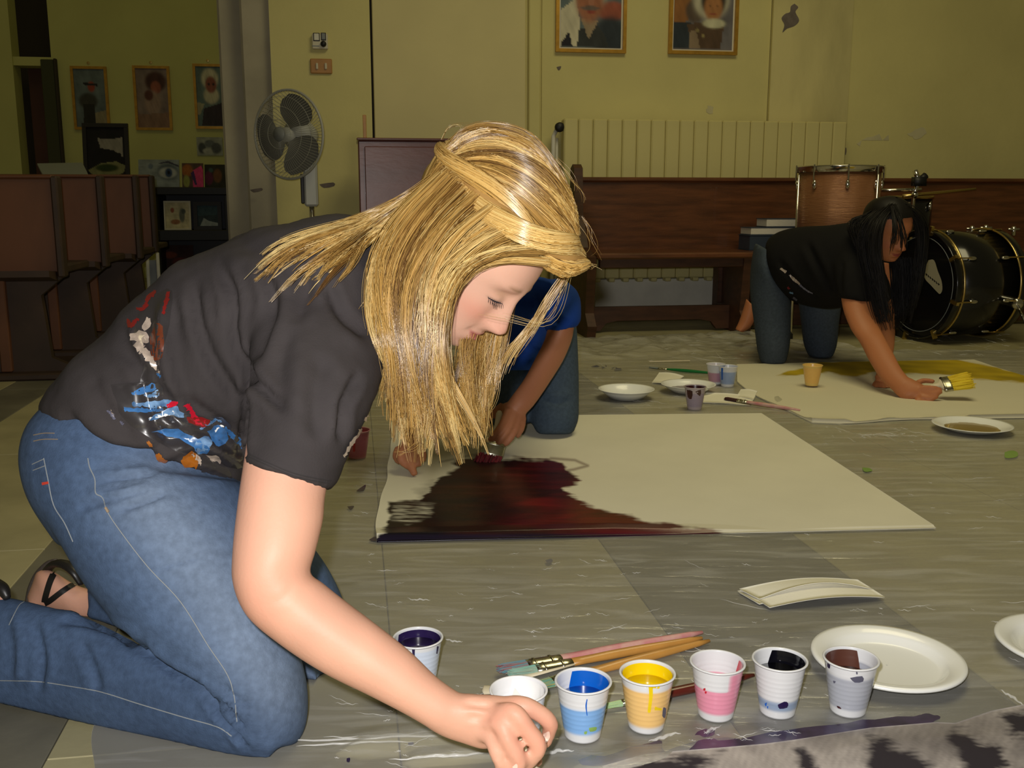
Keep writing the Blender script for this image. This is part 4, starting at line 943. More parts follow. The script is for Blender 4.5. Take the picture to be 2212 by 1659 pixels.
ZZ = np.where(VV > 3.9, np.minimum(ZZ, .045), np.minimum(ZZ, .0105))
P = UU[..., None]*ru+VV[..., None]*rv+ZZ[..., None]*rz
V, Fc = grid_mesh(P); sheet = link_mesh('plastic_sheet', V, Fc, 'plastic_film', None, True)
tagit(sheet, 'wrinkled clear plastic sheet spread over the stone floor', 'plastic sheet')
# pale tubes added along fold lines, shaped to give the film its glints
mb = MB(); r3 = np.random.default_rng(5)
def fold_glint(x0, y0, x1, y1, r, z=.006, n_=9, wob=.5):
    P = []; w_ = noise1(np.linspace(0, 4, n_), int(r3.integers(1e6)))*wob
    for k in range(n_):
        s = k/(n_-1); a_, b2 = flu(x0+(x1-x0)*s+w_[k]*.3, y0+(y1-y0)*s+w_[k]); P.append(uvp(a_, b2, z+.0008*math.sin(k*1.9)))
    mb.tube(P, r*np.sin(np.linspace(.15, PI-.15, n_))*r3.uniform(.7, 1.2, n_), 7)
PI = math.pi
boxes = [(760, 1190, 1700, 1420, 60), (700, 1480, 1060, 1655, 34), (1060, 1330, 2212, 1520, 44), (1400, 930, 2212, 1180, 40), (1700, 925, 1960, 950, 26), (1270, 735, 1600, 790, 46), (1880, 725, 2212, 775, 44), (740, 1010, 830, 1180, 12), (1260, 800, 1560, 890, 22), (1820, 1290, 2212, 1420, 26), (1440, 1580, 1700, 1610, 16)]
pap = [[(805, 1185), (2030, 1150), (1650, 892), (845, 900)], [(1590, 785), (1590, 830), (1740, 915), (1835, 925), (2300, 910), (2300, 780)], [(1592, 1240), (1915, 1240), (1915, 1320), (1592, 1320)], [(1745, 1345), (2090, 1345), (2090, 1500), (1745, 1500)]]
for (x0, y0, x1, y1, n_) in boxes:
    k = 0
    while k < n_:
        cx, cy = r3.uniform(x0, x1), r3.uniform(y0, y1); ln = 8+r3.exponential(24)*(.6 if cy < 900 else 1); an = r3.normal(.12, .3); ex_, ey2 = cx+ln*math.cos(an), cy+ln*math.sin(an)*.7; k += 1
        if any(in_poly(np.array([cx, ex_]), np.array([cy, ey2]), q).any() for q in pap): continue
        dpt = np.linalg.norm(fl(cx, cy)-Cv); fold_glint(cx, cy, ex_, ey2, r3.uniform(.00025, .0006)*(.7+.35*dpt), .006+(.012 if cy < 790 else 0))
for (x0, y0, x1, y1, r) in ((610, 1612, 1050, 1598, .0022), (640, 1622, 900, 1612, .0018), (700, 1606, 960, 1592, .0014), (890, 1648, 1060, 1638, .0024), (840, 1652, 1010, 1644, .0016), (1160, 1640, 1240, 1632, .0024), (1400, 1612, 1470, 1594, .0026), (1520, 1596, 1552, 1580, .0024), (960, 1392, 1000, 1396, .0016), (880, 1302, 930, 1306, .0014), (2160, 1500, 2212, 1535, .0022)): fold_glint(x0, y0, x1, y1, r, .0075, 14, 1.2)
tagit(mb.build('sheet_fold_glints', 'plastic_fold_glint', sheet, True), kind='stuff')
plbvh = bvh_of((np.array([[-6, -1, .0042], [8, -1, .0042], [8, 10, .0042], [-6, 10, .0042]]), [[0, 1, 2, 3]]))

# --- canvas being painted red and purple
def poly_soft(x, y, poly, soft, jit=0, seed=1):
    ins = in_poly(x, y, poly); d_, _ = seg_dist(x, y, list(poly)+[poly[0]]); s_ = np.where(ins, d_, -d_)
    if jit: s_ = s_+jit*noise2(x*.05, y*.35, seed, 4)
    return np.clip(.5+s_/soft, 0, 1)
nx, ny = 420, 300
c00 = np.array(flu(812, 1176)); c10 = np.array(flu(2022, 1146)); c11 = np.array(flu(1645, 898)); c01 = np.array(flu(852, 906))
s_, t_ = np.meshgrid(np.linspace(0, 1, nx), np.linspace(0, 1, ny)); t_ = t_**1.25
B = c00*((1-s_)*(1-t_))[..., None]+c10*(s_*(1-t_))[..., None]+c11*(s_*t_)[..., None]+c01*((1-s_)*t_)[..., None]
B[..., 0] += .004*noise1(t_*5, 6)*np.clip(1-s_*12, 0, 1)
edge = np.minimum.reduce([s_*8, (1-s_)*8, (1-t_)*8, np.ones_like(s_)])
zed = (.017*np.clip((.75-s_)*3, 0, 1)+.0045); z = np.maximum(.0085+.0022*noise2(s_*9, t_*7, 41, 3)*np.clip(edge, 0, 1), zed*np.clip(1-t_*9, 0, 1)); z *= np.clip(t_*60+.35, 0, 1); z = np.maximum(z, .0062)
P = B[..., 0:1]*ru+B[..., 1:2]*rv+z[..., None]*rz; V, Fc = grid_mesh(P); x, y, d = proj(V)
stain = [(808, 1180), (813, 1161), (836, 1137), (842, 1112), (838, 1084), (872, 1080), (906, 1080), (930, 1056), (940, 1040), (965, 1024), (990, 1010), (975, 1000), (1000, 990), (1027, 984), (1083, 992), (1140, 990), (1186, 992), (1215, 1000), (1224, 1014), (1256, 1038), (1236, 1048), (1217, 1055), (1232, 1068), (1251, 1080), (1284, 1098), (1340, 1110), (1400, 1128), (1500, 1140), (1590, 1152), (1610, 1162), (1600, 1180), (1200, 1195)]
w = poly_soft(x, y, stain, 7, 5, 3)
w = np.maximum(w, .6*np.clip(1-seg_dist(x, y, [(1190, 990), (1242, 994), (1270, 1006), (1240, 1014), (1215, 1018)])[0]/5, 0, 1)); w = np.maximum(w, .5*np.clip(1-seg_dist(x, y, [(950, 998), (990, 990), (1030, 980)])[0]/4, 0, 1))
dry = poly_soft(x, y, [(846, 1120), (850, 1090), (905, 1088), (935, 1095), (932, 1110), (880, 1130)], 12, 6, 9)*np.clip(.5+.8*noise2(x*.06, y*.8, 12), 0, 1)*.6; w = w*(1-dry)
w = np.maximum(w, .35*poly_soft(x, y, [(900, 1060), (935, 1040), (945, 1070), (905, 1082)], 18, 6, 15))
n1 = noise2(x*.018, y*.16, 17, 4); redw = np.clip((x-930)/330+.30*n1, 0, 1); blk = np.array([.0045, .0025, .0065]); brn = np.array([.026, .0045, .0045]); red_ = np.array([.085, .0040, .0065])
pc = blk+(brn-blk)*np.clip(redw*2, 0, 1)[:, None]+(red_-brn)*np.clip(redw*2-1, 0, 1)[:, None]
for (lx, ly, rx, ry, cc_, am) in ((1165, 1082, 50, 12, (.17, .008, .008), .8), (1245, 1115, 70, 12, (.20, .010, .008), .8), (1062, 1052, 45, 40, (.050, .016, .010), .8), (1180, 1005, 60, 8, (.07, .003, .006), .7), (990, 1128, 90, 8, (.030, .005, .006), .8), (1420, 1150, 150, 9, (.10, .006, .010), .7)):
    k = am*np.exp(-((x-lx)/rx)**2-((y-ly)/ry)**2)*np.clip(.6+.6*n1, 0, 1.2); k = np.clip(k, 0, 1); pc = pc*(1-k[:, None])+np.array(cc_)*k[:, None]
ew = np.clip((y-(1152-.004*(x-810)))/6, 0, 1)*(x < 1600); pc = pc*(1-.75*ew[:, None])+np.array([.012, .008, .026])*.75*ew[:, None]
pc *= (1+.25*noise2(x*.02, y*.5, 19, 4))[:, None]
base = np.array([.74, .71, .58])*(1+.02*noise2(s_*30, t_*20, 8).ravel())[:, None]
C = base*(1-w[:, None])+pc*w[:, None]; al = np.clip(w, 0, 1)
V2, Fc, rg = skirt(V, Fc, ny, nx, .0042); C = np.hstack([np.vstack([C, C[rg]]), np.r_[al, al[rg]][:, None]])
cv = link_mesh('painting_canvas', V2, Fc, 'v_canvas', None, True, np.clip(C, .001, 1)); tagit(cv, 'large white canvas with dark red and purple paint spreading from its near left corner', 'canvas')
# --- second canvas with a yellow band
nx, ny = 260, 200
L2 = np.array([flu(*q) for q in ((1744, 911), (1708, 893), (1657, 870), (1621, 852), (1592, 828), (1591, 791))]); Rr = np.array([flu(2350, 902), flu(2212, 820)])
L2 = resample(L2, ny); R2 = np.stack([np.linspace(2.50, 2.60, ny), np.linspace(2.72, 3.83, ny)], 1)
B = L2[:, None]*(1-np.linspace(0, 1, nx))[None, :, None]+R2[:, None]*np.linspace(0, 1, nx)[None, :, None]
s_, t_ = np.meshgrid(np.linspace(0, 1, nx), np.linspace(0, 1, ny))
dip = np.array(flu(1831, 921)); B[..., 1] -= (.05*np.exp(-((B[..., 0]-dip[0])/.14)**2))*np.exp(-(t_/.06)**2)
z = .0075+.003*noise2(s_*6, t_*7, 51, 3)+.010*np.exp(-(t_/.03)**2)*np.clip(noise1(s_*7, 2)+.6, 0, 1); z = np.maximum(z, .006)
P = B[..., 0:1]*ru+B[..., 1:2]*rv+z[..., None]*rz; V, Fc = grid_mesh(P); x, y, d = proj(V)
yw = poly_soft(x, y, [(1676, 811), (1700, 802), (1735, 796), (1772, 782), (1900, 776), (2069, 776), (2215, 808), (2240, 826), (2151, 823), (2060, 812), (1978, 806), (1930, 810), (1886, 803), (1850, 812), (1817, 811), (1790, 804), (1740, 808), (1700, 812)], 4, 2.0, 5)
C = np.array([.70, .66, .50])*(1-yw[:, None])+np.array([.42, .30, .006])*yw[:, None]*(1+.25*noise2(x*.03, y*.4, 4))[:, None]
V2, Fc, rg = skirt(V, Fc, ny, nx, .0042); C = np.vstack([C, C[rg]]); C = np.hstack([C, np.zeros((len(C), 1))])
cv = link_mesh('painting_canvas', V2, Fc, 'v_canvas', None, True, np.clip(C, .001, 1)); tagit(cv, 'white canvas with a yellow painted band along its far edge under the dark-haired woman', 'canvas')
# --- dark painted cloth in the near right corner
nx, ny = 330, 110
E3 = np.array([flu(*q) for q in ((1300, 1668), (1380, 1645), (1423, 1638), (1572, 1626), (1651, 1619), (1717, 1610), (1880, 1584), (2020, 1572), (2062, 1574), (2141, 1547), (2212, 1533), (2400, 1500))]); E3 = resample(E3, nx)
s_, t_ = np.meshgrid(np.linspace(0, 1, nx), np.linspace(0, 1, ny)); B = E3[None]+np.stack([0*t_, -t_*.42], -1)
z = .0080+.006*np.clip(noise2(s_*10, t_*6, 61, 3), 0, 2)*np.clip(t_*10, 0, 1); P = B[..., 0:1]*ru+B[..., 1:2]*rv+z[..., None]*rz; V, Fc = grid_mesh(P); x, y, d = proj(V)
dkw = np.zeros(len(x))
for dq in ([(1480, 200), (1560, 205), (1640, 260), (1700, 270), (1790, 341), (1760, 420), (1480, 420), (1500, 260)], [(1880, 160), (1950, 180), (2000, 230), (2100, 240), (2130, 330), (2060, 420), (1960, 420), (1900, 260), (1860, 200)], [(2115, 96), (2300, 60), (2300, 220), (2150, 180)], [(400, 330), (560, 296), (700, 288), (820, 280), (740, 320), (600, 420), (400, 420)], [(1160, 262), (1200, 250), (1260, 341), (1240, 420), (1190, 420)]):
    dkw = np.maximum(dkw, poly_soft(x, y, [(1180+a_/2.143, 1500+b2/2.143) for a_, b2 in dq], 16, 9, 33))
nz_ = noise2(x*.012+y*.006, y*.022-x*.004, 71, 5)+.22*noise2(x*.16+y*.22, y*.05-x*.03, 72, 3); k = (np.clip(1-dkw, 0, 1)*np.clip(.9+.35*nz_, .25, 1))[:, None]
fine = .88+.14*noise2(x*.30+y*.2, y*.10-x*.05, 73, 3)
C = np.array([.42, .38, .36])*k*fine[:, None]+np.array([.018, .013, .022])*(1-k); V2, Fc, rg = skirt(V, Fc, ny, nx, .0042); C = np.vstack([C, C[rg]]); C = np.hstack([C, np.zeros((len(C), 1))])
cl = link_mesh('painted_cloth', V2, Fc, 'v_canvas', None, True, np.clip(C, .001, 1)); tagit(cl, 'grey cloth with black brushed paint at the bottom right corner', 'cloth')
# purple paint smeared on the plastic along the cloth
for q in ([(1250, 1642), (1330, 1628), (1420, 1602), (1440, 1622), (1520, 1600), (1600, 1596), (1700, 1580), (1800, 1566), (1890, 1556), (1960, 1552), (2010, 1545), (2030, 1552), (2005, 1568), (1880, 1580), (1760, 1600), (1651, 1615), (1572, 1622), (1423, 1634), (1340, 1652), (1260, 1656)], [(1500, 1590), (1525, 1576), (1545, 1582), (1530, 1596)]):
    mb = MB(); add_decal(mb, plbvh, q, step=14, off=.0012, jitter=2.5, smooth=3); o = mb.build('paint_smear', 'paint_purple_smear', None, True)
    tagit(o, 'long purple paint smear on the plastic along the edge of the grey cloth' if len(q) > 6 else 'small purple paint blot on the plastic between the black and pink cups', 'paint')
spots = [([(778, 1055), (790, 1048), (786, 1060), (770, 1062)], 'purple', 'purple paint speck left of the big canvas, upper one'), ([(750, 1095), (765, 1094), (758, 1102)], 'purple', 'purple paint speck left of the big canvas, lower one'), ([(800, 1165), (812, 1160), (812, 1170), (798, 1168)], 'purple', 'purple paint mark touching the near left corner of the big canvas'),
         ([(1178, 1212), (1190, 1208), (1194, 1214), (1184, 1218)], 'greyish', 'grey paint speck on the plastic below the big canvas'), ([(882, 1606), (893, 1605), (892, 1611), (882, 1611)], 'purple', 'square purple paint speck in front of the purple cup'), ([(749, 1640), (756, 1639), (755, 1648), (749, 1647)], 'purple', 'round purple paint speck at the bottom edge near the knee'),
         ([(2170, 978), (2185, 974), (2198, 978), (2196, 988), (2172, 990)], 'green', 'yellow-green paint spot near the yellow paint dish'), ([(1862, 1011), (1878, 1012), (1884, 1018), (1868, 1020)], 'green', 'yellow-green paint speck right of the big canvas'), ([(1262, 795), (1300, 788), (1310, 793), (1280, 800)], 'greyish', 'dark paint smudge on the far plastic, left one'), ([(1320, 795), (1345, 791), (1350, 797), (1330, 800)], 'greyish', 'dark paint smudge on the far plastic, right one')]
for q, m_, lab in spots:
    mb = MB(); add_decal(mb, plbvh, q, step=5, off=.0012, smooth=3); tagit(mb.build('paint_spot', 'paint_'+m_, None, True), lab, 'paint', 'paint spots on the plastic sheet')

# --- plastic cups
def cup(px, py, label, rim_r=.0345, h=.074, zones=(), paint=None, coat=None, level=.5, extra=None, tint=(.74, .75, .77), base_z=.0045, far=False):
    c = fl(px, py, base_z); c = c+nrm(c*np.array([1, 1, 0]))*.022                    # px,py = front edge of the base
    t_ = empty('plastic_cup', c, label, 'cup', 'plastic paint cups')
    r0 = rim_r*.665; sides = 56; nzv = 34; H = np.linspace(0, h, nzv); rr = r0+(rim_r-r0)*(H/h)**.95
    rr = rr+.0003*np.sin(H/h*70)*((H > .012) & (H < h*.82)); to = nrm(Cv[:2]-c[:2]); ex = np.array([to[0], to[1], 0.0])    # angle 0 faces the camera
    prof = [(.001, .004), (r0*.9, .003), (r0*.96, 0)]+list(zip(rr, H))+[(rim_r+.0018, h-.0012), (rim_r+.0022, h+.0003), (rim_r+.0012, h+.0014), (rim_r-.0006, h+.0010)]+[(q-.0011, z_) for q, z_ in zip(rr[::-1], H[::-1]) if z_ > .003]+[(.001, .004)]
    mb = MB(); mb.lathe(c, prof, sides, ex=ex); V = np.array(mb.v); C = np.tile(np.array(tint, float), (len(V), 1)); hz = (V[:, 2]-c[2])/h
    rel = V[:, :2]-c[:2]; ang = np.arctan2(rel@np.array([-to[1], to[0]]), rel@to)          # + = right of camera? see below
    for (z0, z1, col, *o_) in zones:
        k = np.clip((hz-z0)/.06, 0, 1)*np.clip((z1-hz)/.03+.5, 0, 1)
        if o_: k *= np.clip((ang-o_[0])/.15, 0, 1)*np.clip((o_[1]-ang)/.15, 0, 1)
        C = C*(1-k[:, None])+np.array(col)*k[:, None]
    link_mesh('wall', V, mb.f, 'v_cup', t_, True, C)
    if paint:
        mb = MB(); rl = np.interp(level*h, H, rr)-.0016
        mb.lathe(c, [(.001, level*h), (rl, level*h+.0003), (rl, level*h-.004), (.001, level*h-.004)], 36, ex=ex); pm = mb.build('paint', 'paint_'+paint, t_, True)
        if coat:                                                        # paint clinging to the inside wall, from angle a0 to a1
            a0, a1 = coat; nA, nZ = 30, 8; V = []
            for i in range(nZ):
                z_ = level*h-.001+(h*.985-level*h)*i/(nZ-1)
                for j in range(nA):
                    sh_ = (.22*(i/(nZ-1)))*(1 if abs(a1-a0) < 6.2 else 0); a_ = (a0+sh_)+(a1-sh_-(a0+sh_))*j/(nA-1); q = np.interp(z_, H, rr)-.0019
                    V.append(c+rz*z_+(ex*math.cos(a_)+np.cross(rz, ex)*math.sin(a_))*q)
            Fc = [[i*nA+j, i*nA+j+1, (i+1)*nA+j+1, (i+1)*nA+j] for i in range(nZ-1) for j in range(nA-1)]; MB().add(V, Fc).build('paint_coat', 'paint_'+paint, t_, True)
    cb = None
    if extra:
        mb = MB(); mb.lathe(c, list(zip(rr, H)), sides, ex=ex); cb = bvh_of((np.array(mb.v), mb.f))
        for m_, poly in extra:
            mb = MB(); add_decal(mb, cb, poly, step=4, off=.0006, smooth=2)
            if mb.f: mb.build('drip', 'paint_'+m_, t_, True)
    return t_
PI = math.pi
cup(1258, 1606, 'white plastic cup of bright blue paint, between the white and yellow paint cups', zones=[(.14, .66, (.22, .43, .78))], paint='blue', coat=(PI*.12, PI*1.22), level=.70, extra=[('blue', stroke([(1268, 1510), (1266, 1525), (1268, 1545)], [1, 1.6, .8])), ('green', [(1272, 1572), (1288, 1570), (1286, 1578), (1274, 1580)]), ('green', [(1262, 1580), (1268, 1579), (1267, 1585), (1262, 1585)])])
cup(1395, 1586, 'white plastic cup of yellow paint with a yellow drip running down its front', zones=[(.10, .84, (.86, .55, .20))], paint='yellow', coat=(PI*.25, PI*1.78), level=.76, extra=[('yellow', stroke([(1404, 1466), (1406, 1500), (1402, 1538)], [5, 4, 3])), ('yellow', stroke([(1408, 1482), (1424, 1484)], [4, 3])), ('yellow', stroke([(1414, 1530), (1428, 1532)], [4, 2])), ('greyish', [(1432, 1528), (1438, 1530), (1436, 1550), (1430, 1546)])])
cup(1545, 1560, 'white plastic cup with pink stained lower half and red paint at its rim', zones=[(.12, .62, (.80, .30, .42)), (.12, .95, (.80, .30, .42), .45, 1.6)], paint='red', coat=(PI*.30, PI*.74), level=.42, extra=[('red', [(1520, 1487), (1524, 1486), (1524, 1491), (1520, 1491)]), ('red', [(1523, 1493), (1527, 1493), (1526, 1498), (1523, 1497)])])
cup(1678, 1553, 'white plastic cup with glossy black paint inside and a blue-grey base', zones=[(.13, .34, (.28, .36, .50))], paint='black', coat=(PI*.10, PI*1.18), level=.74, extra=[('purple', [(1680, 1522), (1694, 1515), (1702, 1518), (1700, 1528), (1684, 1531)]), ('blue', [(1652, 1520), (1657, 1517), (1655, 1526)]), ('blue', [(1657, 1526), (1660, 1525), (1659, 1531)])])
cup(1830, 1550, 'white plastic cup of brown paint with grey paint-flecked side, before the big plate', zones=[(.12, .78, (.42, .44, .50))], paint='brown', coat=(PI*.86, PI*1.88), level=.66, extra=[('greyish', [(1836, 1464), (1862, 1460), (1864, 1472), (1846, 1474)]), ('purple', [(1788, 1432), (1794, 1434), (1793, 1444), (1788, 1440)]), ('maroon', [(1808, 1524), (1814, 1526), (1818, 1531), (1810, 1529)]), ('greyish', [(1800, 1470), (1806, 1472), (1802, 1476)]), ('greyish', stroke([(1850, 1446), (1851, 1456)], [1.5, 1.5])), ('purple', stroke([(1826, 1440), (1834, 1441)], [1.5, 1.5])), ('purple', stroke([(1848, 1441), (1856, 1441)], [1.5, 1.5])), ('purple', stroke([(1863, 1439), (1870, 1438)], [2, 2]))])
cup(1120, 1628, 'white plastic cup holding white paint and a white stick behind the kneeling woman\'s hand', zones=[], paint='white', coat=(0, PI*1.15), level=.62, tint=(.82, .82, .84))
cup(905, 1500, 'white plastic cup filled with dark purple paint beside the kneeling woman\'s forearm', rim_r=.0335, zones=[(.05, .9, (.62, .70, .84))], paint='purple', coat=(PI*-.42, PI*1.40), level=.82, extra=[('purple', stroke([(893, 1398), (894, 1420)], [3.5, 2])), ('purple', stroke([(945, 1396), (943, 1412)], [2, 1.2])), ('purple', stroke([(872, 1390), (900, 1400), (935, 1396)], [2, 3, 2]))])
cup(1545, 831, 'white plastic cup with pink side among the far paint cups', zones=[(.1, .6, (.55, .30, .40))], paint='red', level=.5)
cup(1571, 836, 'white plastic cup with blue drip, frontmost of the far pair of cups', zones=[(.1, .75, (.32, .42, .66))], paint='blue', level=.6, extra=[('blue', stroke([(1560, 795), (1560, 820)], [2, 1.5]))])
cup(1500, 886, 'see-through grey cup smeared with dark red paint in front of the palette dish', zones=[(.1, .75, (.34, .28, .36))], tint=(.45, .38, .40), paint='maroon', coat=(0.1, 6.2), level=.5, extra=[('maroon', [(1484, 842), (1496, 845), (1494, 862), (1486, 858)]), ('maroon', [(1502, 846), (1514, 842), (1512, 856)])])
cup(1753, 834, 'plastic cup of yellow paint standing on the far canvas', zones=[(.1, .9, (.85, .52, .14))], tint=(.80, .55, .16), paint='yellow', level=.8, base_z=.012)
cup(772, 992, 'pink-stained plastic cup standing left of the big canvas under the woman\'s sleeve', zones=[(.02, .95, (.55, .16, .26))], tint=(.62, .30, .38), paint='red', level=.6, extra=[('red', stroke([(765, 945), (765, 975)], [3, 2]))])
# white stick in the white cup
A = at(1108, 1512, 1.262); B = at(1140, 1496, 1.30); mb = MB(); q0 = fl(1124, 1590, .012); q0 = at(1122, 1560, 1.30)
tip = at(1112, 1487, 1.272); stx = MB(); stx.prism([at(1100, 1522, 1.25), at(1112, 1487, 1.27), at(1140, 1522, 1.26)], nrm(Fv)*.002); o = stx.build('mixing_stick', 'white_plastic', None); tagit(o, 'folded white card stick poking out of the white cup', 'stick')

# --- plates
def plate(cx, cy, rad, label, z0=.0045, hgt=.020, dish=None, wet=None, name='plastic_plate', bowl=False):
    c = fl(cx, cy, z0+hgt*.8); c[2] = z0
    t_ = empty(name, c, label, 'plate' if not bowl else 'dish', None)
    k = rad
    if bowl: prof = [(.001, .001), (k*.52, .001), (k*.58, .002), (k*.86, hgt*.72), (k*.93, hgt*.95), (k, hgt), (k*1.005, hgt-.0014), (k*.93, hgt-.003), (k*.85, hgt*.68-.0015), (k*.56, 0), (.001, 0)]
    else: prof = [(.001, .0022), (k*.66, .0022), (k*.70, .0032), (k*.76, hgt*.62), (k*.80, hgt*.78), (k*.93, hgt*.98), (k*.985, hgt*.98), (k*1.0, hgt*.84), (k*.99, hgt*.70), (k*.95, hgt*.78), (k*.80, hgt*.55), (k*.72, .0), (.001, 0)]
    mb = MB(); mb.lathe(c, prof, 72); mb.build('plate_body', 'plate_white', t_, True)
    if wet:
        mb = MB(); zz = .0032 if not bowl else hgt*.35; rr_ = k*.64 if not bowl else k*.68
        V = [c+[0, 0, zz]]; n_ = 40
        for j in range(n_): q = rr_*(1+.05*math.sin(j*.9)+.04*math.sin(j*2.1)); V.append(c+[q*math.cos(2*PI*j/n_), q*math.sin(2*PI*j/n_), zz])
        mb.add(V, [[0, 1+j, 1+(j+1) % n_] for j in range(n_)]); mb.build('paint', wet, t_)
    return t_
plate(1917, 1419, .1085, 'large empty white plastic plate behind the brown paint cup', hgt=.019)
plate(2318, 1390, .1085, 'white plate cut off by the right edge of the picture', hgt=.019)
plate(1353, 843, .097, 'empty white plastic dish on the far plastic, left of the palette dish', hgt=.034, bowl=True)
plate(1487, 832, .097, 'white dish smeared with dark red paint among the far cups', hgt=.030, bowl=True, wet='paint_maroon')
plate(2100, 918, .112, 'white dish with yellowish paint at the edge of the far canvas', hgt=.020, bowl=True, wet='paint_wetyellow')

# --- brushes
def brush(A, B, label, L_h, L_f, wid, hm, bcol, flat=.5, fm='ferrule', group='paint brushes', handle_r=(.0048, .0078), name='paint_brush', up=None, beaver=False):
    """A: handle end, B: bristle tip (3-D); L_h, L_f fractions of handle and ferrule; wid half width of the ferrule."""
    A = np.asarray(A, float); B = np.asarray(B, float); t_ = empty(name, (A+B)/2-[0, 0, .006], label, 'brush', group); P = lambda s: A+(B-A)*s
    ln = np.linalg.norm(B-A); up = np.array([0, 0, 1.0]) if up is None else nrm(up)
    s_ = np.linspace(0, L_h, 12)
    if beaver: hr = np.interp(s_/L_h, [0, .08, .45, .8, 1], [.006, .009, .0065, .010, wid])
    else: hr = np.interp(s_/L_h, [0, .05, .5, .85, 1], [handle_r[0]*.6, handle_r[0], handle_r[1], handle_r[1], wid*.8])
    fl_ = np.interp(s_/L_h, [0, .7, 1], [.9, .85, flat]); mb = MB(); mb.tube([P(q) for q in s_], hr, 14, flat=fl_ if not beaver else np.interp(s_/L_h, [0, .7, 1], [.6, .6, flat]), flatdir=up); mb.build('handle', hm, t_, True)
    s_ = np.linspace(L_h-.01, L_h+L_f, 6); mb = MB(); mb.tube([P(q) for q in s_], np.interp(s_, [s_[0], s_[-1]], [wid*.86 if not beaver else wid*1.04, wid*1.04]), 18, flat=flat, flatdir=up); f_ = mb.build('ferrule', fm, t_, True)
    for q in ((.25, .75) if not beaver else (.12,)):
        p = P(L_h+L_f*q); mb = MB(); mb.tube([p-(B-A)/ln*.0012, p+(B-A)/ln*.0012], wid*1.08, 18, flat=flat*1.04, flatdir=up); mb.build('crimp', fm, f_, True)
    # bristles: many tapering hairs
    n_ = 240; r2 = np.random.default_rng(int(abs(A[0])*1e4)); S_ = []; cols = []; T = (B-A)/ln; a_ = nrm(np.cross(T, up)); b_ = np.cross(a_, T)
    for k in range(n_):
        th = r2.uniform(0, 6.28); q = math.sqrt(r2.uniform(0, 1)); o_ = a_*wid*q*math.cos(th)*.95+b_*wid*flat*q*math.sin(th)*.95; e = r2.normal(0, 1, 3)*wid*.10
        p0 = P(L_h+L_f*.9)+o_; p1 = P(1-r2.uniform(0, .03))+o_*(1.0 if beaver else .75)+e; p1[2] = max(p1[2], min(A[2], B[2])-.002, .006); S_.append([p0+(p1-p0)*w_ for w_ in np.linspace(0, 1, 5)]); mixk = np.clip(r2.normal(.5, .35), 0, 1); cols.append(np.array(bcol[0])*(1-mixk)+np.array(bcol[1])*mixk)
    strands(np.array(S_), np.full(n_, wid*.10), np.array(cols), 'bristles', 'v_bristle', t_, 4, .5)
    return t_
q = lambda x, y, h: fl(x, y, h)
brush(q(1517, 1366, .012), q(1076, 1448, .012), 'paint brush with pinkish handle, uppermost of the pile behind the cups', .72, .15, .0125, 'pink_handle', ((.10, .25, .30), (.30, .10, .10)), .5)
brush(q(1516, 1378, .011), q(1098, 1456, .011), 'paint brush with plain orange wooden handle in the middle of the pile', .70, .17, .0115, 'wood_handle', ((.20, .42, .36), (.35, .40, .30)), .55)
brush(q(1532, 1384, .010), q(1140, 1487, .010), 'orange handled brush with red paint spots, lowest of the pile', .72, .16, .0115, 'wood_handle', ((.10, .30, .25), (.30, .30, .12)), .55)
brush(q(1628, 1458, .010), q(1305, 1527, .010), 'dark red handled brush with green tip lying behind the yellow and pink cups', .84, .05, .0055, 'dark_handle', ((.42, .55, .22), (.30, .48, .35)), .8)
mb = MB(); mb.tube([q(1240, 1434, .012), q(1128, 1464, .009)], [.0035, .005], 10, flat=.4); tagit(mb.build('wooden_spatula', 'pale_handle', None, True), 'pale flat wooden spatula across the brush pile', 'spatula')
mb = MB(); mb.tube([q(1200, 1478, .009), q(1110, 1490, .009), q(1046, 1490, .009)], [.006, .009, .012], 12, flat=.3); tagit(mb.build('wooden_spatula', 'pale_handle', None, True), 'short wide wooden spatula sticking out left of the white cup', 'spatula')
brush(q(1728, 886, .012), q(1566, 861, .014), 'brush with red paint on its handle at the corner of the far canvas', .70, .12, .011, 'pink_handle', ((.03, .01, .01), (.10, .03, .02)), .5)
brush(q(1540, 806, .010), q(1402, 794, .010), 'green handled brush lying left of the far cups', .72, .13, .008, 'green_handle', ((.10, .12, .10), (.30, .32, .28)), .5)
mb = MB(); mb.tube([q(1403, 781, .012), q(1490, 779, .012)], .006, 8, flat=.4); tagit(mb.build('wooden_spatula', 'pale_handle', None, True), 'thin pale stick lying behind the green brush', 'stick')
# --- paper strips and scraps
def strip(poly, z0, arch, label, th=.0014, sag=.0):
    A, B, Cc, D = [np.array(flu(*p)) for p in poly]; n_, m_ = 24, 7; P = np.zeros((m_, n_, 3))
    for i in range(m_):
        for j in range(n_):
            s, t = j/(n_-1), i/(m_-1); b2 = A*(1-s)*(1-t)+B*s*(1-t)+Cc*s*t+D*(1-s)*t; P[i, j] = uvp(b2[0], b2[1], z0+arch*math.sin(PI*s)*(.55+.45*t)+sag*t)
    V, Fc = grid_mesh(P); o_ = len(V); V = np.vstack([V, V-[0, 0, th]]); idx = np.arange(m_*n_).reshape(m_, n_); rg = np.concatenate([idx[0], idx[1:, -1], idx[-1, -2::-1], idx[-2:0:-1, 0]]); k = len(rg)
    Fc = Fc+[[i+o_ for i in f_[::-1]] for f_ in Fc]+[[int(rg[i]), int(rg[(i+1) % k]), int(rg[(i+1) % k])+o_, int(rg[i])+o_] for i in range(k)]
    return tagit(link_mesh('paper_strip', V, Fc, 'paper', None, True), label, 'paper', 'cut paper strips')
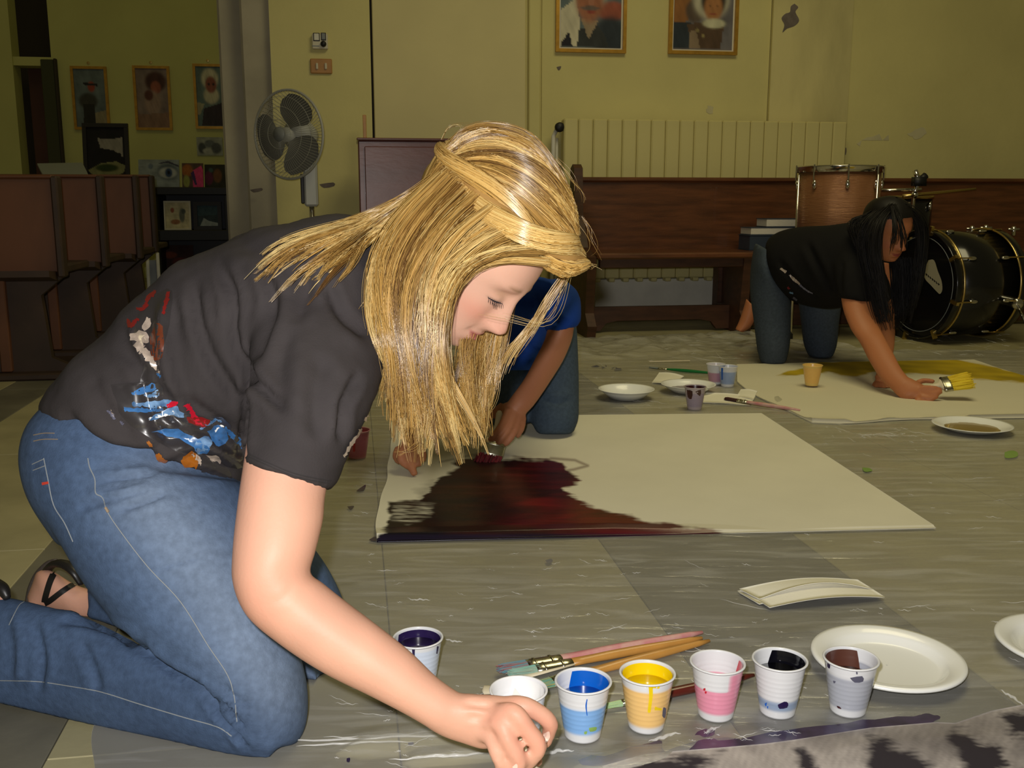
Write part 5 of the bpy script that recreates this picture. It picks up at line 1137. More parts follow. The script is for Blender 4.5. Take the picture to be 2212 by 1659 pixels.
strip([(1592, 1284), (1850, 1262), (1905, 1296), (1640, 1312)], .0065, .012, 'bottom cream paper strip of the curled pile right of the cups')
strip([(1662, 1322), (1912, 1300), (1862, 1268), (1632, 1302)], .0085, .016, 'front cream paper strip of the curled pile, with its long edge nearest')
strip([(1596, 1284), (1852, 1264), (1884, 1284), (1640, 1306)], .0105, .020, 'top cream paper strip of the curled pile, arched highest')
strip([(1506, 873), (1620, 879), (1632, 860), (1520, 852)], .0065, .004, 'white paper strip lying in front of the palette dish')
strip([(1408, 830), (1450, 836), (1478, 816), (1424, 808)], .0065, .006, 'crumpled white paper scrap left of the palette dish')
strip([(1590, 862), (1628, 868), (1636, 850), (1600, 846)], .0085, .004, 'small white paper strip beside the far canvas corner')
# ------------------------------------------------------------------ the blonde woman kneeling in front
woman = empty('person', fl(560, 1600), 'kneeling person with long blond hair in paint-stained dark t-shirt and jeans, leaning forward', 'person')
WSK = (.655, .355, .25)
# --- t-shirt
tor = secs_rings([(108, 905, 528, 1050, 1.40, .165), (112, 872, 536, 1012, 1.40, .165), (150, 812, 556, 968, 1.40, .16), (222, 742, 600, 945, 1.40, .155), (300, 655, 655, 945, 1.40, .155),
                  (372, 588, 705, 950, 1.40, .16), (455, 545, 748, 935, 1.39, .165), (560, 505, 790, 880, 1.39, .17), (650, 482, 818, 830, 1.39, .165), (740, 468, 832, 770, 1.39, .14), (800, 475, 838, 690, 1.39, .09)])
slv = secs_rings([(585, 600, 815, 650, 1.33, .085), (560, 690, 832, 740, 1.27, .090), (545, 800, 820, 830, 1.22, .085), (535, 900, 770, 945, 1.18, .075), (524, 1000, 718, 1062, 1.15, .066)])
fsl = secs_rings([(640, 560, 800, 600, 1.50, .08), (700, 640, 830, 700, 1.56, .075), (745, 740, 835, 800, 1.60, .07)])
mb = MB(); mb.rings(tor); mb.rings(slv); mb.rings(fsl)
SV, SF = remesh(mb, .0062, 10)
SV = crease(SV, SF, [
    ([(470, 560), (500, 640), (510, 740), (560, 830), (620, 890)], 11, -.011), ([(420, 600), (430, 700), (470, 800), (540, 890)], 12, -.010), ([(360, 640), (350, 720), (370, 830), (420, 930)], 14, .010),
    ([(560, 560), (590, 640), (570, 720), (545, 800)], 13, -.010), ([(640, 540), (660, 620), (640, 700)], 16, -.006), ([(700, 600), (740, 680), (800, 730)], 12, -.007), ([(545, 790), (530, 880), (522, 990)], 9, -.012),
    ([(250, 740), (300, 800), (330, 900), (380, 980)], 12, -.006), ([(190, 800), (230, 880), (300, 960)], 15, -.005), ([(130, 880), (190, 950), (290, 985), (360, 960)], 13, -.008), ([(150, 950), (250, 1000), (330, 1010), (430, 1030)], 8, -.007),
    ([(620, 700), (600, 800), (610, 900)], 20, -.005), ([(700, 760), (680, 860), (690, 960)], 20, -.006), ([(330, 990), (420, 960), (480, 980), (520, 1010)], 12, .008), ([(320, 850), (420, 880), (500, 940)], 14, -.007), ([(300, 900), (400, 930), (490, 990)], 10, .006),
    ([(480, 520), (560, 540), (640, 600), (700, 640)], 22, -.006), ([(780, 800), (740, 880), (735, 960)], 10, -.008), ([(280, 700), (310, 760), (340, 800)], 9, .008)])
x, y, d = proj(SV)
SV += vnormals(SV, SF)*(.0016*noise2(SV[:, 0]*60+SV[:, 2]*25, SV[:, 2]*60, 11))[:, None]
sc = np.tile(np.array([.043, .037, .038]), (len(SV), 1)); sc *= (1+.12*noise2(SV[:, 0]*20, SV[:, 2]*20, 2))[:, None]
shirt = link_mesh('t_shirt', SV, SF, 'v_shirt', woman, True, sc)
sb = bvh_of((SV, SF))
# --- paint on the shirt
def stains(lst, b, parent, jit=1.2):
    by = {}
    for (mn, poly, *o_) in lst:
        mb = MB(); add_decal(mb, b, poly, step=6, off=.0011+.0002*len(by), jitter=jit, smooth=3)
        if mb.v: by[mn] = by.get(mn, 0)+1; mb.build('paint_stain', 'paint_'+mn, parent, True)
stains([
    ('shine', [(330, 640), (372, 628), (365, 700), (345, 790), (350, 850), (300, 840), (318, 760), (290, 720), (300, 680)]),
    ('rust', [(338, 700), (350, 705), (352, 760), (340, 780), (326, 770), (326, 730)]), ('darkred', stroke([(338, 630), (322, 645), (312, 668), (296, 668)], [3, 5, 4, 2])), ('darkred', stroke([(366, 632), (358, 660), (352, 680)], [4, 4, 2])),
    ('darkred', stroke([(300, 690), (282, 705), (278, 690)], [3, 5, 2])), ('cream', [(316, 688), (326, 690), (326, 706), (314, 716), (308, 704)]), ('cream', [(282, 722), (310, 716), (324, 728), (318, 744), (300, 742), (284, 734)]), ('cream', stroke([(296, 742), (312, 762), (330, 785), (346, 806)], [8, 7, 5, 3])),
    ('shine', [(240, 830), (345, 826), (352, 870), (400, 900), (480, 900), (530, 955), (525, 1010), (470, 1000), (380, 975), (300, 930), (260, 890)]),
    ('lightblue', [(342, 828), (343, 856), (330, 858), (300, 852), (318, 836)]), ('skyblue', [(300, 840), (330, 828), (338, 840), (310, 850), (285, 852)]), ('lightblue', stroke([(286, 874), (330, 874), (372, 868)], [3, 7, 6])), ('skyblue', stroke([(270, 884), (320, 888), (350, 884)], [3, 5, 3])),
    ('lightblue', [(316, 905), (350, 890), (382, 876), (394, 892), (396, 900), (360, 900), (330, 910)]), ('white', stroke([(320, 906), (350, 898), (378, 890)], [2, 4, 3])), ('skyblue', [(328, 934), (370, 922), (410, 940), (440, 960), (452, 972), (430, 976), (400, 956), (360, 942)]),
    ('lightblue', [(420, 950), (446, 944), (456, 962), (440, 978), (424, 974)]), ('skyblue', [(446, 930), (470, 918), (490, 930), (490, 952), (470, 966), (456, 952)]), ('lightblue', stroke([(430, 924), (452, 914), (466, 904), (480, 908)], [2, 3, 3, 2])), ('skyblue', stroke([(486, 920), (506, 942), (526, 964)], [3, 6, 3])), ('white', stroke([(462, 930), (474, 918), (488, 922)], [1.5, 2.5, 1.5])),
    ('red', stroke([(360, 880), (378, 872), (386, 870)], [3, 6, 3])), ('red', stroke([(398, 874), (408, 886), (420, 906), (440, 914)], [6, 4, 6, 4])), ('darkred', [(404, 898), (446, 905), (446, 916), (428, 920), (410, 910)]),
    ('orange', stroke([(342, 980), (352, 994), (362, 1004), (368, 1018)], [3, 6, 8, 4])), ('orange', stroke([(382, 1000), (378, 1018)], [4, 3])), ('orange', [(392, 982), (412, 972), (426, 985), (420, 1010), (402, 1016), (390, 1000)]), ('orange', stroke([(318, 954), (328, 960)], [3, 3])), ('cream', stroke([(412, 978), (424, 990), (432, 1002)], [3, 5, 2])),
    ('shine', [(436, 985), (480, 1000), (500, 1030), (470, 1044), (430, 1036), (405, 1022), (425, 1008)]), ('cream', [(440, 980), (466, 980), (478, 992), (466, 1000), (448, 990)]), ('greyish', stroke([(232, 888), (244, 898), (246, 908)], [3, 5, 3])), ('greyish', stroke([(262, 910), (270, 916)], [4, 3])), ('cream', stroke([(243, 886), (247, 900)], [1.2, 1.2])), ('skyblue', stroke([(346, 806), (350, 816)], [3, 2])),
    ('cream', stroke([(822, 842), (806, 876), (786, 908)], [4, 7, 4])), ('cream', stroke([(776, 925), (756, 955), (738, 985)], [2, 4, 2])),
], sb, shirt)
mb = MB()
for dd in (0, 6): mb = MB(); seam(mb, sb, [(531, 978+dd), (580, 1000+dd), (640, 1024+dd), (716, 1040+dd)], .0006); mb.build('stitching', 'shirt_stitch', shirt)
# --- jeans
mb = MB()
mb.rings(secs_rings([(118, 880, 500, 985, 1.41, .155), (82, 930, 522, 1020, 1.41, .17), (70, 1000, 535, 1060, 1.40, .175), (90, 1085, 548, 1110, 1.38, .165), (140, 1180, 566, 1170, 1.35, .12)]))
mb.rings(secs_rings([(70, 985, 520, 1040, 1.33, .10), (90, 1085, 545, 1095, 1.31, .10), (142, 1178, 566, 1165, 1.295, .096), (200, 1275, 592, 1250, 1.285, .092), (285, 1370, 620, 1335, 1.28, .088), (375, 1440, 648, 1420, 1.275, .082), (450, 1505, 662, 1490, 1.27, .076), (492, 1570, 660, 1560, 1.262, .068), (515, 1618, 640, 1610, 1.255, .055)]))
mb.rings(secs_rings([(590, 1638, 560, 1500, 1.262, .060), (500, 1636, 430, 1470, 1.275, .070), (360, 1606, 300, 1392, 1.305, .072), (200, 1572, 185, 1335, 1.34, .070), (100, 1552, 92, 1308, 1.365, .066), (0, 1528, 0, 1288, 1.39, .062), (-70, 1510, -60, 1296, 1.41, .060)]))
mb.rings(secs_rings([(330, 1000, 560, 1050, 1.50, .10), (470, 1140, 670, 1175, 1.515, .09), (535, 1250, 722, 1255, 1.52, .085), (580, 1350, 750, 1335, 1.52, .08), (605, 1430, 748, 1420, 1.50, .072), (628, 1478, 720, 1470, 1.48, .055)]))
mb.rings(secs_rings([(690, 1490, 670, 1390, 1.47, .055), (560, 1480, 540, 1350, 1.52, .06), (400, 1440, 390, 1310, 1.58, .058), (280, 1400, 270, 1280, 1.63, .055), (196, 1355, 186, 1262, 1.665, .050)]))
JV, JF = remesh(mb, .0065, 9)
JV = crease(JV, JF, [
    ([(300, 1395), (360, 1440), (440, 1490), (490, 1560)], 8, -.014), ([(470, 1500), (500, 1540), (530, 1580)], 6, -.009), ([(460, 1530), (490, 1560), (540, 1625)], 6, -.008), ([(480, 1480), (520, 1520), (560, 1530)], 6, -.006),
    ([(210, 1040), (280, 1030), (340, 1022)], 6, -.006), ([(215, 1072), (270, 1060), (330, 1048)], 6, .006), ([(250, 1105), (310, 1085), (370, 1060)], 7, -.006), ([(160, 1100), (210, 1085), (240, 1070)], 9, -.005), ([(330, 1235), (380, 1218), (440, 1205)], 4, -.004),
    ([(70, 1330), (90, 1420), (80, 1500)], 10, -.006), ([(30, 1320), (45, 1400), (40, 1480)], 10, .005), ([(170, 1380), (200, 1440), (215, 1500)], 10, -.005), ([(120, 1340), (190, 1345), (260, 1370), (290, 1400)], 9, -.008)])
JV[:, 2] = np.maximum(JV[:, 2], .0045)
x, y, d = proj(JV); 
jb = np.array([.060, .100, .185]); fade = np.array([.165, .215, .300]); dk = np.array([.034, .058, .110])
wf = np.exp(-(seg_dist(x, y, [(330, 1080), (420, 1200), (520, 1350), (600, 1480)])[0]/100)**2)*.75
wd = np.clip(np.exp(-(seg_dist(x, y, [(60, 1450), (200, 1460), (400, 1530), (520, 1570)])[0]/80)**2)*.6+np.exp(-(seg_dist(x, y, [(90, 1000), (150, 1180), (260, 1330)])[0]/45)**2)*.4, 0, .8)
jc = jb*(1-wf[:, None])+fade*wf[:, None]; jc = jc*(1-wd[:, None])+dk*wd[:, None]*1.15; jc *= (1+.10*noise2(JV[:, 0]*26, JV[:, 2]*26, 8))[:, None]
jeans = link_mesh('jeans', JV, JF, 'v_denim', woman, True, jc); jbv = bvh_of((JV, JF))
for i_, (pl_, r_) in enumerate([([(190, 990), (194, 1010), (205, 1035), (207, 1065), (222, 1075), (232, 1105), (262, 1150), (320, 1225), (390, 1300), (450, 1395), (490, 1455), (505, 1500), (512, 1560)], .0007), ([(500, 1590), (470, 1570), (400, 1550), (300, 1520), (220, 1495), (150, 1482), (80, 1472), (0, 1470)], .0007), ([(95, 990), (103, 1030), (116, 1090), (140, 1130), (158, 1170)], .0006), ([(70, 1003), (94, 992)], .0006), ([(72, 1016), (98, 1006)], .0006), ([(162, 1312), (174, 1285), (182, 1272)], .0006), ([(20, 1350), (40, 1310), (52, 1300)], .0006), ([(73, 940), (95, 936), (118, 936)], .0006), ([(73, 953), (95, 949), (125, 949)], .0006), ([(228, 1096), (234, 1106)], .002)]):
    mb = MB(); seam(mb, jbv, pl_, r_, 6)
    if mb.v: mb.build('stitching', 'denim_stitch' if i_ < 7 else 'stitch_orange', jeans)
mb = MB(); add_decal(mb, jbv, [(93, 1042), (107, 1040), (108, 1045), (94, 1048)], step=4, off=.002, smooth=1); mb.build('tab', 'red_tab', jeans)
# --- body: arm, hand, neck, feet, head
mb = MB()
mb.rings(secs_rings([(590, 700, 790, 740, 1.26, .055), (545, 900, 735, 945, 1.17, .05), (527, 1005, 704, 1060, 1.14, .050), (513, 1110, 697, 1122, 1.12, .049), (505, 1195, 681, 1188, 1.105, .048), (507, 1262, 668, 1238, 1.10, .047), (538, 1330, 692, 1258, 1.10, .045), (608, 1390, 742, 1298, 1.10, .043), (700, 1450, 800, 1342, 1.10, .040), (800, 1500, 880, 1405, 1.10, .036), (880, 1542, 942, 1464, 1.10, .030), (940, 1578, 990, 1498, 1.10, .026)], k=5))
# palm
mb.rings(secs_rings([(930, 1574, 985, 1498, 1.10, .025), (962, 1592, 1030, 1500, 1.10, .023), (1000, 1605, 1070, 1502, 1.10, .022), (1040, 1618, 1105, 1508, 1.10, .020), (1062, 1616, 1122, 1522, 1.10, .016)], k=4))
def fing(L_, k=5):
    P, r = pts(L_, k); mb.tube(P, r, 12)
fing([(1060, 1522, 1.118, 13), (1120, 1522, 1.098, 21), (1158, 1536, 1.098, 20), (1187, 1560, 1.102, 19), (1186, 1582, 1.112, 16), (1177, 1608, 1.122, 14)])          # index
fing([(1050, 1542, 1.098, 13), (1106, 1538, 1.072, 22), (1140, 1576, 1.070, 20), (1163, 1610, 1.072, 20), (1152, 1634, 1.078, 18), (1128, 1660, 1.088, 16), (1112, 1684, 1.096, 14)])   # middle
fing([(1020, 1560, 1.098, 13), (1076, 1562, 1.072, 20), (1098, 1600, 1.064, 19), (1120, 1642, 1.066, 19), (1108, 1668, 1.072, 17), (1090, 1694, 1.084, 14)])           # ring
fing([(1005, 1580, 1.100, 12), (1056, 1592, 1.078, 17), (1072, 1626, 1.068, 17), (1084, 1656, 1.070, 16), (1076, 1682, 1.080, 13)])                                    # little
fing([(1010, 1530, 1.125, 17), (1070, 1545, 1.145, 18), (1120, 1590, 1.150, 17), (1150, 1630, 1.142, 15), (1166, 1652, 1.135, 13)])                                     # thumb
mb.rings(secs_rings([(720, 560, 850, 690, 1.40, .06), (800, 500, 900, 640, 1.39, .055), (880, 460, 960, 640, 1.385, .055), (940, 450, 1010, 620, 1.38, .055)]))         # neck
mb.rings(secs_rings([(660, 560, 800, 620, 1.52, .05), (720, 720, 830, 780, 1.60, .045), (760, 900, 840, 920, 1.64, .04), (780, 1040, 850, 1050, 1.64, .035), (800, 1180, 850, 1180, 1.62, .03)][:2]))  # far upper arm, in its sleeve
mb.rings(secs_rings([(300, 900, 500, 960, 1.40, .09), (400, 720, 640, 800, 1.40, .10), (600, 600, 760, 700, 1.40, .10), (720, 560, 820, 660, 1.40, .08)]))                 # trunk inside the shirt
mb.rings(secs_rings([(200, 1000, 400, 1020, 1.40, .10), (300, 1250, 500, 1230, 1.30, .06), (520, 1560, 620, 1540, 1.27, .045), (400, 1560, 380, 1480, 1.285, .045), (120, 1490, 110, 1370, 1.36, .042), (-20, 1450, -20, 1330, 1.40, .04), (-70, 1420, -70, 1310, 1.42, .04)]))  # near leg inside the jeans
mb.rings(secs_rings([(260, 1000, 420, 1020, 1.42, .09), (480, 1180, 600, 1180, 1.51, .06), (640, 1450, 710, 1440, 1.485, .04), (400, 1420, 395, 1340, 1.58, .04), (200, 1350, 190, 1282, 1.66, .035)]))
mb.rings(secs_rings([(215, 1345, 200, 1275, 1.66, .034), (170, 1340, 160, 1262, 1.67, .036), (140, 1330, 110, 1232, 1.675, .040), (118, 1325, 80, 1235, 1.68, .040), (95, 1320, 72, 1255, 1.685, .036), (70, 1330, 58, 1290, 1.69, .028)]))   # far foot
mb.rings(secs_rings([(30, 1420, 10, 1270, 1.40, .034), (-20, 1410, -20, 1262, 1.41, .036), (-70, 1400, -60, 1270, 1.42, .036), (-110, 1380, -100, 1300, 1.43, .03)]))   # near foot
BV, BF = remesh(mb, .0034, 8)
BV = crease(BV, BF, [([(1000, 1520), (1060, 1528)], 7, -.0022), ([(1010, 1548), (1062, 1556)], 7, -.0020), ([(585, 1300), (610, 1295), (640, 1262)], 9, -.0007)])
BV[:, 2] = np.maximum(BV[:, 2], .0040)
ey_ = math.cos(math.radians(9))*SCR(.655, -.756, 0)+math.sin(math.radians(9))*SCR(0, 0, 1); ez_ = SCR(.756*.93, .655*.93, .37)
HM, HC = place_head((1130, 634), 1.335, ey_, ez_, .985)
HW = HV@HM.T+HC
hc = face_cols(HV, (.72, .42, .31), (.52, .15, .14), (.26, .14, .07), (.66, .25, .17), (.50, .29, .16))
x, y, d = proj(BV); bc_ = np.tile(np.array(WSK), (len(BV), 1))
red = np.exp(-(seg_dist(x, y, [(1105, 1535), (1165, 1610), (1190, 1570), (1078, 1556), (1120, 1640)])[0]/26)**2)*.45+.35*np.exp(-(np.hypot(x-570, y-1300)/70)**2)
bc_ = bc_*(1-red[:, None])+np.array([.66, .28, .19])*red[:, None]; bc_ *= (1+.04*noise2(BV[:, 0]*40, BV[:, 2]*40, 4))[:, None]
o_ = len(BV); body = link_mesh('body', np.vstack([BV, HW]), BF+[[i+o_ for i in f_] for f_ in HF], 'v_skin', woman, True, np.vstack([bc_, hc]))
bb = bvh_of((BV, BF))
mb = MB(); add_decal(mb, bb, [(1176, 1584), (1186, 1578), (1188, 1590), (1180, 1604), (1174, 1600)], step=4, off=.0012, smooth=3); add_decal(mb, bb, [(1108, 1655), (1116, 1648), (1118, 1656), (1112, 1664)], step=4, off=.0012, smooth=3); mb.build('fingernail', 'nail', body, True)
# lashes
mb = MB()
for sg in (1,):
    for k in range(44):
        xx = sg*(.019+.024*k/43); zz_ = -.0095+.09*(abs(xx)-.031)**2*40
        j = np.argmin((HV[:, 0]-xx)**2+(HV[:, 2]-zz_)**2+1e3*(HV[:, 1] < .03)); p = HV[j]
        k = k*.6; l_ = .0048+.0018*math.sin(k*2.1); q = np.array([p, p+[sg*.0005*(k-10)/10, .0035, -.0016], p+[sg*.0014*(k-8)/10, .0035+l_*.6, -.0030-l_*.35]])
        mb.tube((q@HM.T+HC), [.0004, .0003, .00008], 4)
lid = []
for xx in np.linspace(.0185, .0435, 14):
    zz_ = -.0092+.09*(xx-.031)**2*40; j = np.argmin((HV[:, 0]-xx)**2+(HV[:, 2]-zz_)**2+1e3*(HV[:, 1] < .03)); lid.append([xx, HV[j, 1]+.0004, zz_])
mb.tube(catmull(np.array(lid), 3)@HM.T+HC, .00075*np.sin(np.linspace(.3, 2.9, 40))+.0002, 6)
mb.build('eyelashes', 'lash', body)
# --- sandals
def strap(poly, w_, off=.0022):
    mb = MB(); add_decal(mb, bb, stroke(poly, w_), step=5, off=off, smooth=1); return mb
sd = empty('sandal', (0, 0, 0)); bpy.data.objects.remove(sd)
mb = MB()
for pl, w_ in (([(118, 1234), (108, 1262), (100, 1290), (98, 1300)], 6.5), ([(162, 1262), (135, 1278), (110, 1296), (98, 1302)], 6.0)):
    add_decal(mb, bb, stroke(pl, w_), step=5, off=.0025, smooth=1)
so = mb.build('sandal', 'sandal', woman, True)
P, r = pts([(96, 1240, 1.69, 12), (115, 1219, 1.67, 13), (140, 1219, 1.655, 14), (162, 1236, 1.645, 13), (176, 1262, 1.645, 8)], 5); mb = MB(); mb.tube(P, r, 10, flat=.6); mb.build('strap', 'sandal', so, True)
P, r = pts([(62, 1300, 1.715, 8), (70, 1272, 1.712, 10), (84, 1242, 1.705, 10), (103, 1220, 1.69, 8), (122, 1212, 1.68, 6)], 5); mb = MB(); mb.tube(P, r, 10); mb.build('sole', 'sandal_sole', so, True)
P, r = pts([(-40, 1250, 1.40, 20), (-14, 1262, 1.385, 16), (6, 1274, 1.375, 14), (16, 1292, 1.37, 8)], 5); mb = MB(); mb.tube(P, r, 10); mb.build('sandal', 'sandal', woman, True)
# --- hair: crown volume, twist, hanging locks, wisps
mb = MB(); mb.rings(secs_rings([(905, 402, 940, 470, 1.375, .045), (945, 330, 990, 500, 1.37, .085), (1005, 284, 1040, 535, 1.365, .10), (1085, 282, 1105, 556, 1.36, .105), (1155, 308, 1160, 570, 1.355, .10), (1212, 375, 1195, 580, 1.35, .085), (1244, 455, 1218, 586, 1.345, .06), (1252, 525, 1236, 582, 1.34, .03)]))
mb.rings(secs_rings([(940, 400, 990, 470, 1.34, .06), (850, 500, 990, 540, 1.34, .06), (825, 620, 960, 640, 1.34, .05), (835, 740, 940, 750, 1.33, .035), (850, 840, 930, 840, 1.32, .02)]))
CV_, CF_ = remesh(mb, .006, 8)
CV_ += vnormals(CV_, CF_)*(.002*noise2(CV_[:, 0]*90, CV_[:, 2]*90, 31))[:, None]
cc = blond(-.9+.8*noise2(CV_[:, 0]*120+CV_[:, 2]*40, CV_[:, 2]*90, 6))
hair = link_mesh('hair', CV_, CF_, 'v_hair', woman, True, cc); cbv = bvh_of((CV_, CF_))
fam = []
crown = [[(1225, 400), (1150, 306), (1050, 282), (985, 300), (952, 345)], [(1240, 445), (1180, 362), (1090, 314), (1010, 318), (955, 352)], [(1250, 500), (1195, 425), (1110, 368), (1020, 345), (957, 360)], [(1252, 548), (1190, 485), (1110, 415), (1030, 376), (960, 368)], [(1235, 578), (1170, 540), (1110, 470), (1040, 415), (965, 380)], [(1180, 572), (1110, 540), (1050, 480), (1000, 430), (960, 396)], [(1040, 440), (1000, 425), (965, 425), (935, 432), (908, 440)], [(1000, 300), (965, 330), (944, 365), (925, 395), (905, 425)]]
CG = np.array([resample(catmull(np.array(g, float), 6), KS) for g in crown]); L_ = []; R_ = []; T_ = []
s_ = np.linspace(0, 1, KS)
for k in range(190):
    t_ = rng.uniform(0, len(CG)-1.001); i = int(t_); f_ = t_-i; g0 = CG[i]*(1-f_)+CG[i+1]*f_; amp = rng.uniform(4, 15); ph = rng.uniform(0, 6.28); g0 = g0+np.stack([np.zeros(KS), amp*np.sin(s_*rng.uniform(2, 5)+ph)*np.sin(s_*math.pi)], 1); lift0 = abs(rng.normal(0, .004)); tn = rng.normal(0, 1)
    for q in range(20):
        g1 = g0+rng.normal(0, 4.5, 2)*(1-.5*s_[:, None]); P = []
        for xx, yy in g1:
            h = None; 
            for tr_ in range(6):
                h = hit(cbv, xx, yy, .0012)
                if h is not None: break
                xx += (1080-xx)*.06; yy += (440-yy)*.06
            P.append(h if h is not None else (P[-1] if P else at(xx, yy, 1.3)))
        P = np.array(P)+np.outer(np.sin(s_*math.pi), -Fv*lift0*.8+Uv*lift0*.5)+rng.normal(0, .0008, 3); k3 = np.ones(3)/3
        for a_ in range(3): P[1:-1, a_] = np.convolve(P[:, a_], k3, 'valid')
        L_.append(P); R_.append(rng.uniform(.00035, .0007)); T_.append(tn*.9+rng.normal(0, .6)-.1)
fam.append((np.array(L_), np.array(R_), np.array(T_)))
# twist: a rope of hair from the temple to the back of the crown
tw = resample(catmull(np.array([at(1262, 562, 1.31), at(1215, 548, 1.27), at(1150, 512, 1.245), at(1090, 462, 1.245), at(1035, 412, 1.26), at(990, 366, 1.28), at(966, 335, 1.30), at(958, 312, 1.33)]), 6), 40)
twr = np.interp(np.linspace(0, 1, 40), [0, .12, .4, .7, .9, 1], [.012, .024, .024, .019, .014, .009]); T = np.gradient(tw, axis=0); T /= np.linalg.norm(T, axis=1)[:, None]
A_ = np.cross(T, Fv); A_ /= np.linalg.norm(A_, axis=1)[:, None]; B_ = np.cross(A_, T); L_ = []; R_ = []; T_ = []
for k in range(1700):
    st_ = k % 2; a0 = rng.uniform(-.1, .35); a1 = rng.uniform(.65, 1.1)
    ss = np.clip(np.linspace(a0, a1, KS), 0, 1)*39; itp = lambda Q: np.stack([np.interp(ss, np.arange(40), Q[:, q]) for q in range(3)], 1)
    c = itp(tw); aa = itp(A_); bq = itp(B_); ra = np.interp(ss, np.arange(40), twr)*1.12
    an = st_*math.pi+ss/39*6.8-.6; th2 = rng.uniform(0, 6.28)+ss/39*3.0; q2 = math.sqrt(rng.uniform(.55, 1))
    p = c+aa*(ra*(.52*np.cos(an)+.56*q2*np.cos(th2)))[:, None]+bq*(ra*(.52*np.sin(an)+.50*q2*np.sin(th2)))[:, None]
    L_.append(p); R_.append(rng.uniform(.0006, .0011)); T_.append(rng.normal(.75 if st_ else .35, .7))
fam.append((np.array(L_), np.array(R_), np.array(T_)))
mb = MB(); mb.tube(tw, twr*.42, 16); mb.build('twist_core', 'paint_hair' if 'paint_hair' in MATS else 'wood_handle', hair, True)
near = [[(1185, 570, 1.262), (1100, 560, 1.25), (1008, 580, 1.235), (955, 660, 1.225), (942, 760, 1.225), (968, 860, 1.235), (1030, 985, 1.25)],
        [(1120, 500, 1.255), (1050, 530, 1.235), (972, 600, 1.225), (940, 700, 1.22), (938, 800, 1.225), (955, 900, 1.235), (975, 1010, 1.245)],
        [(1060, 450, 1.262), (990, 510, 1.24), (935, 600, 1.23), (912, 710, 1.225), (915, 810, 1.23), (925, 905, 1.24), (925, 1010, 1.25)],
        [(1015, 412, 1.275), (940, 490, 1.25), (885, 590, 1.24), (872, 710, 1.235), (880, 820, 1.24), (886, 910, 1.25), (888, 992, 1.255)],
        [(975, 388, 1.29), (900, 470, 1.265), (845, 570, 1.25), (838, 690, 1.245), (850, 800, 1.25), (856, 890, 1.255), (862, 962, 1.26)],
        [(950, 378, 1.30), (870, 455, 1.28), (815, 545, 1.27), (808, 640, 1.265), (822, 740, 1.265), (835, 830, 1.27), (845, 905, 1.275)]]
far = [[(1245, 560, 1.36), (1215, 610, 1.37), (1170, 680, 1.375), (1125, 750, 1.38), (1090, 810, 1.385), (1060, 880, 1.39)], [(1235, 575, 1.37), (1190, 640, 1.38), (1150, 700, 1.39), (1110, 740, 1.395), (1085, 770, 1.40), (1065, 840, 1.40)]]
fam.append(hair_family(far, 6, 14, (.0004, .0008), .003, .010, 1.2, .3, .008))
mid = [[(1110, 640, 1.42), (1085, 720, 1.42), (1072, 790, 1.42), (1064, 840, 1.42), (1054, 885, 1.41), (1036, 935, 1.40)], [(1070, 640, 1.42), (1045, 730, 1.41), (1035, 800, 1.40), (1030, 860, 1.39), (1030, 910, 1.38), (1035, 975, 1.37)], [(1030, 650, 1.38), (1005, 740, 1.37), (1000, 810, 1.36), (1000, 870, 1.35), (1005, 920, 1.34), (1000, 960, 1.33)]]
fam.append(hair_family(mid, 44, 28, (.00032, .0006), .0050, .018, .6, .28, .012))
wisp = [[(955, 372, 1.31), (880, 425, 1.30), (790, 465, 1.31), (700, 495, 1.32), (620, 530, 1.32), (545, 600, 1.31)], [(950, 380, 1.30), (870, 440, 1.29), (790, 485, 1.29), (710, 520, 1.285), (630, 565, 1.28), (580, 620, 1.28)], [(940, 395, 1.29), (865, 460, 1.28), (800, 515, 1.27), (750, 565, 1.265), (700, 605, 1.26), (660, 660, 1.26)]]
def over_shirt(g, lift=.012):
    o2 = []
    for (x_, y_, d_) in g:
        h = sb.ray_cast(Vector(Cv), Vector(nrm(ray(x_, y_))))
        if h[0] is not None: d_ = min(d_, float((np.array(h[0])-Cv)@Fv)-lift)
        o2.append((x_, y_, d_))
    return o2
wisp = [over_shirt(g) for g in wisp]; near = [over_shirt(g, .02) for g in near]
fam.append(hair_family(wisp, 34, 26, (.0003, .0006), .0042, .018, .5, .16, .004))
fam.append(hair_family(near, 150, 34, (.00032, .00062), .0050, .019, .5, .20, .012))
# broad locks under the strands
lk = hair_family(near, 70, 1, (.003, .0055), .003, .012, 1.0, .45, .006); lk[0][...] += Fv*.007
fam.append(lk); lk = hair_family(wisp, 12, 1, (.003, .005), .003, .006, 1, .3, .005); lk[0][...] += Fv*.004; fam.append(lk)
lk = hair_family(mid, 26, 1, (.003, .005), .003, .008, 1, .25, .005); lk[0][...] += Fv*.006; fam.append(lk)
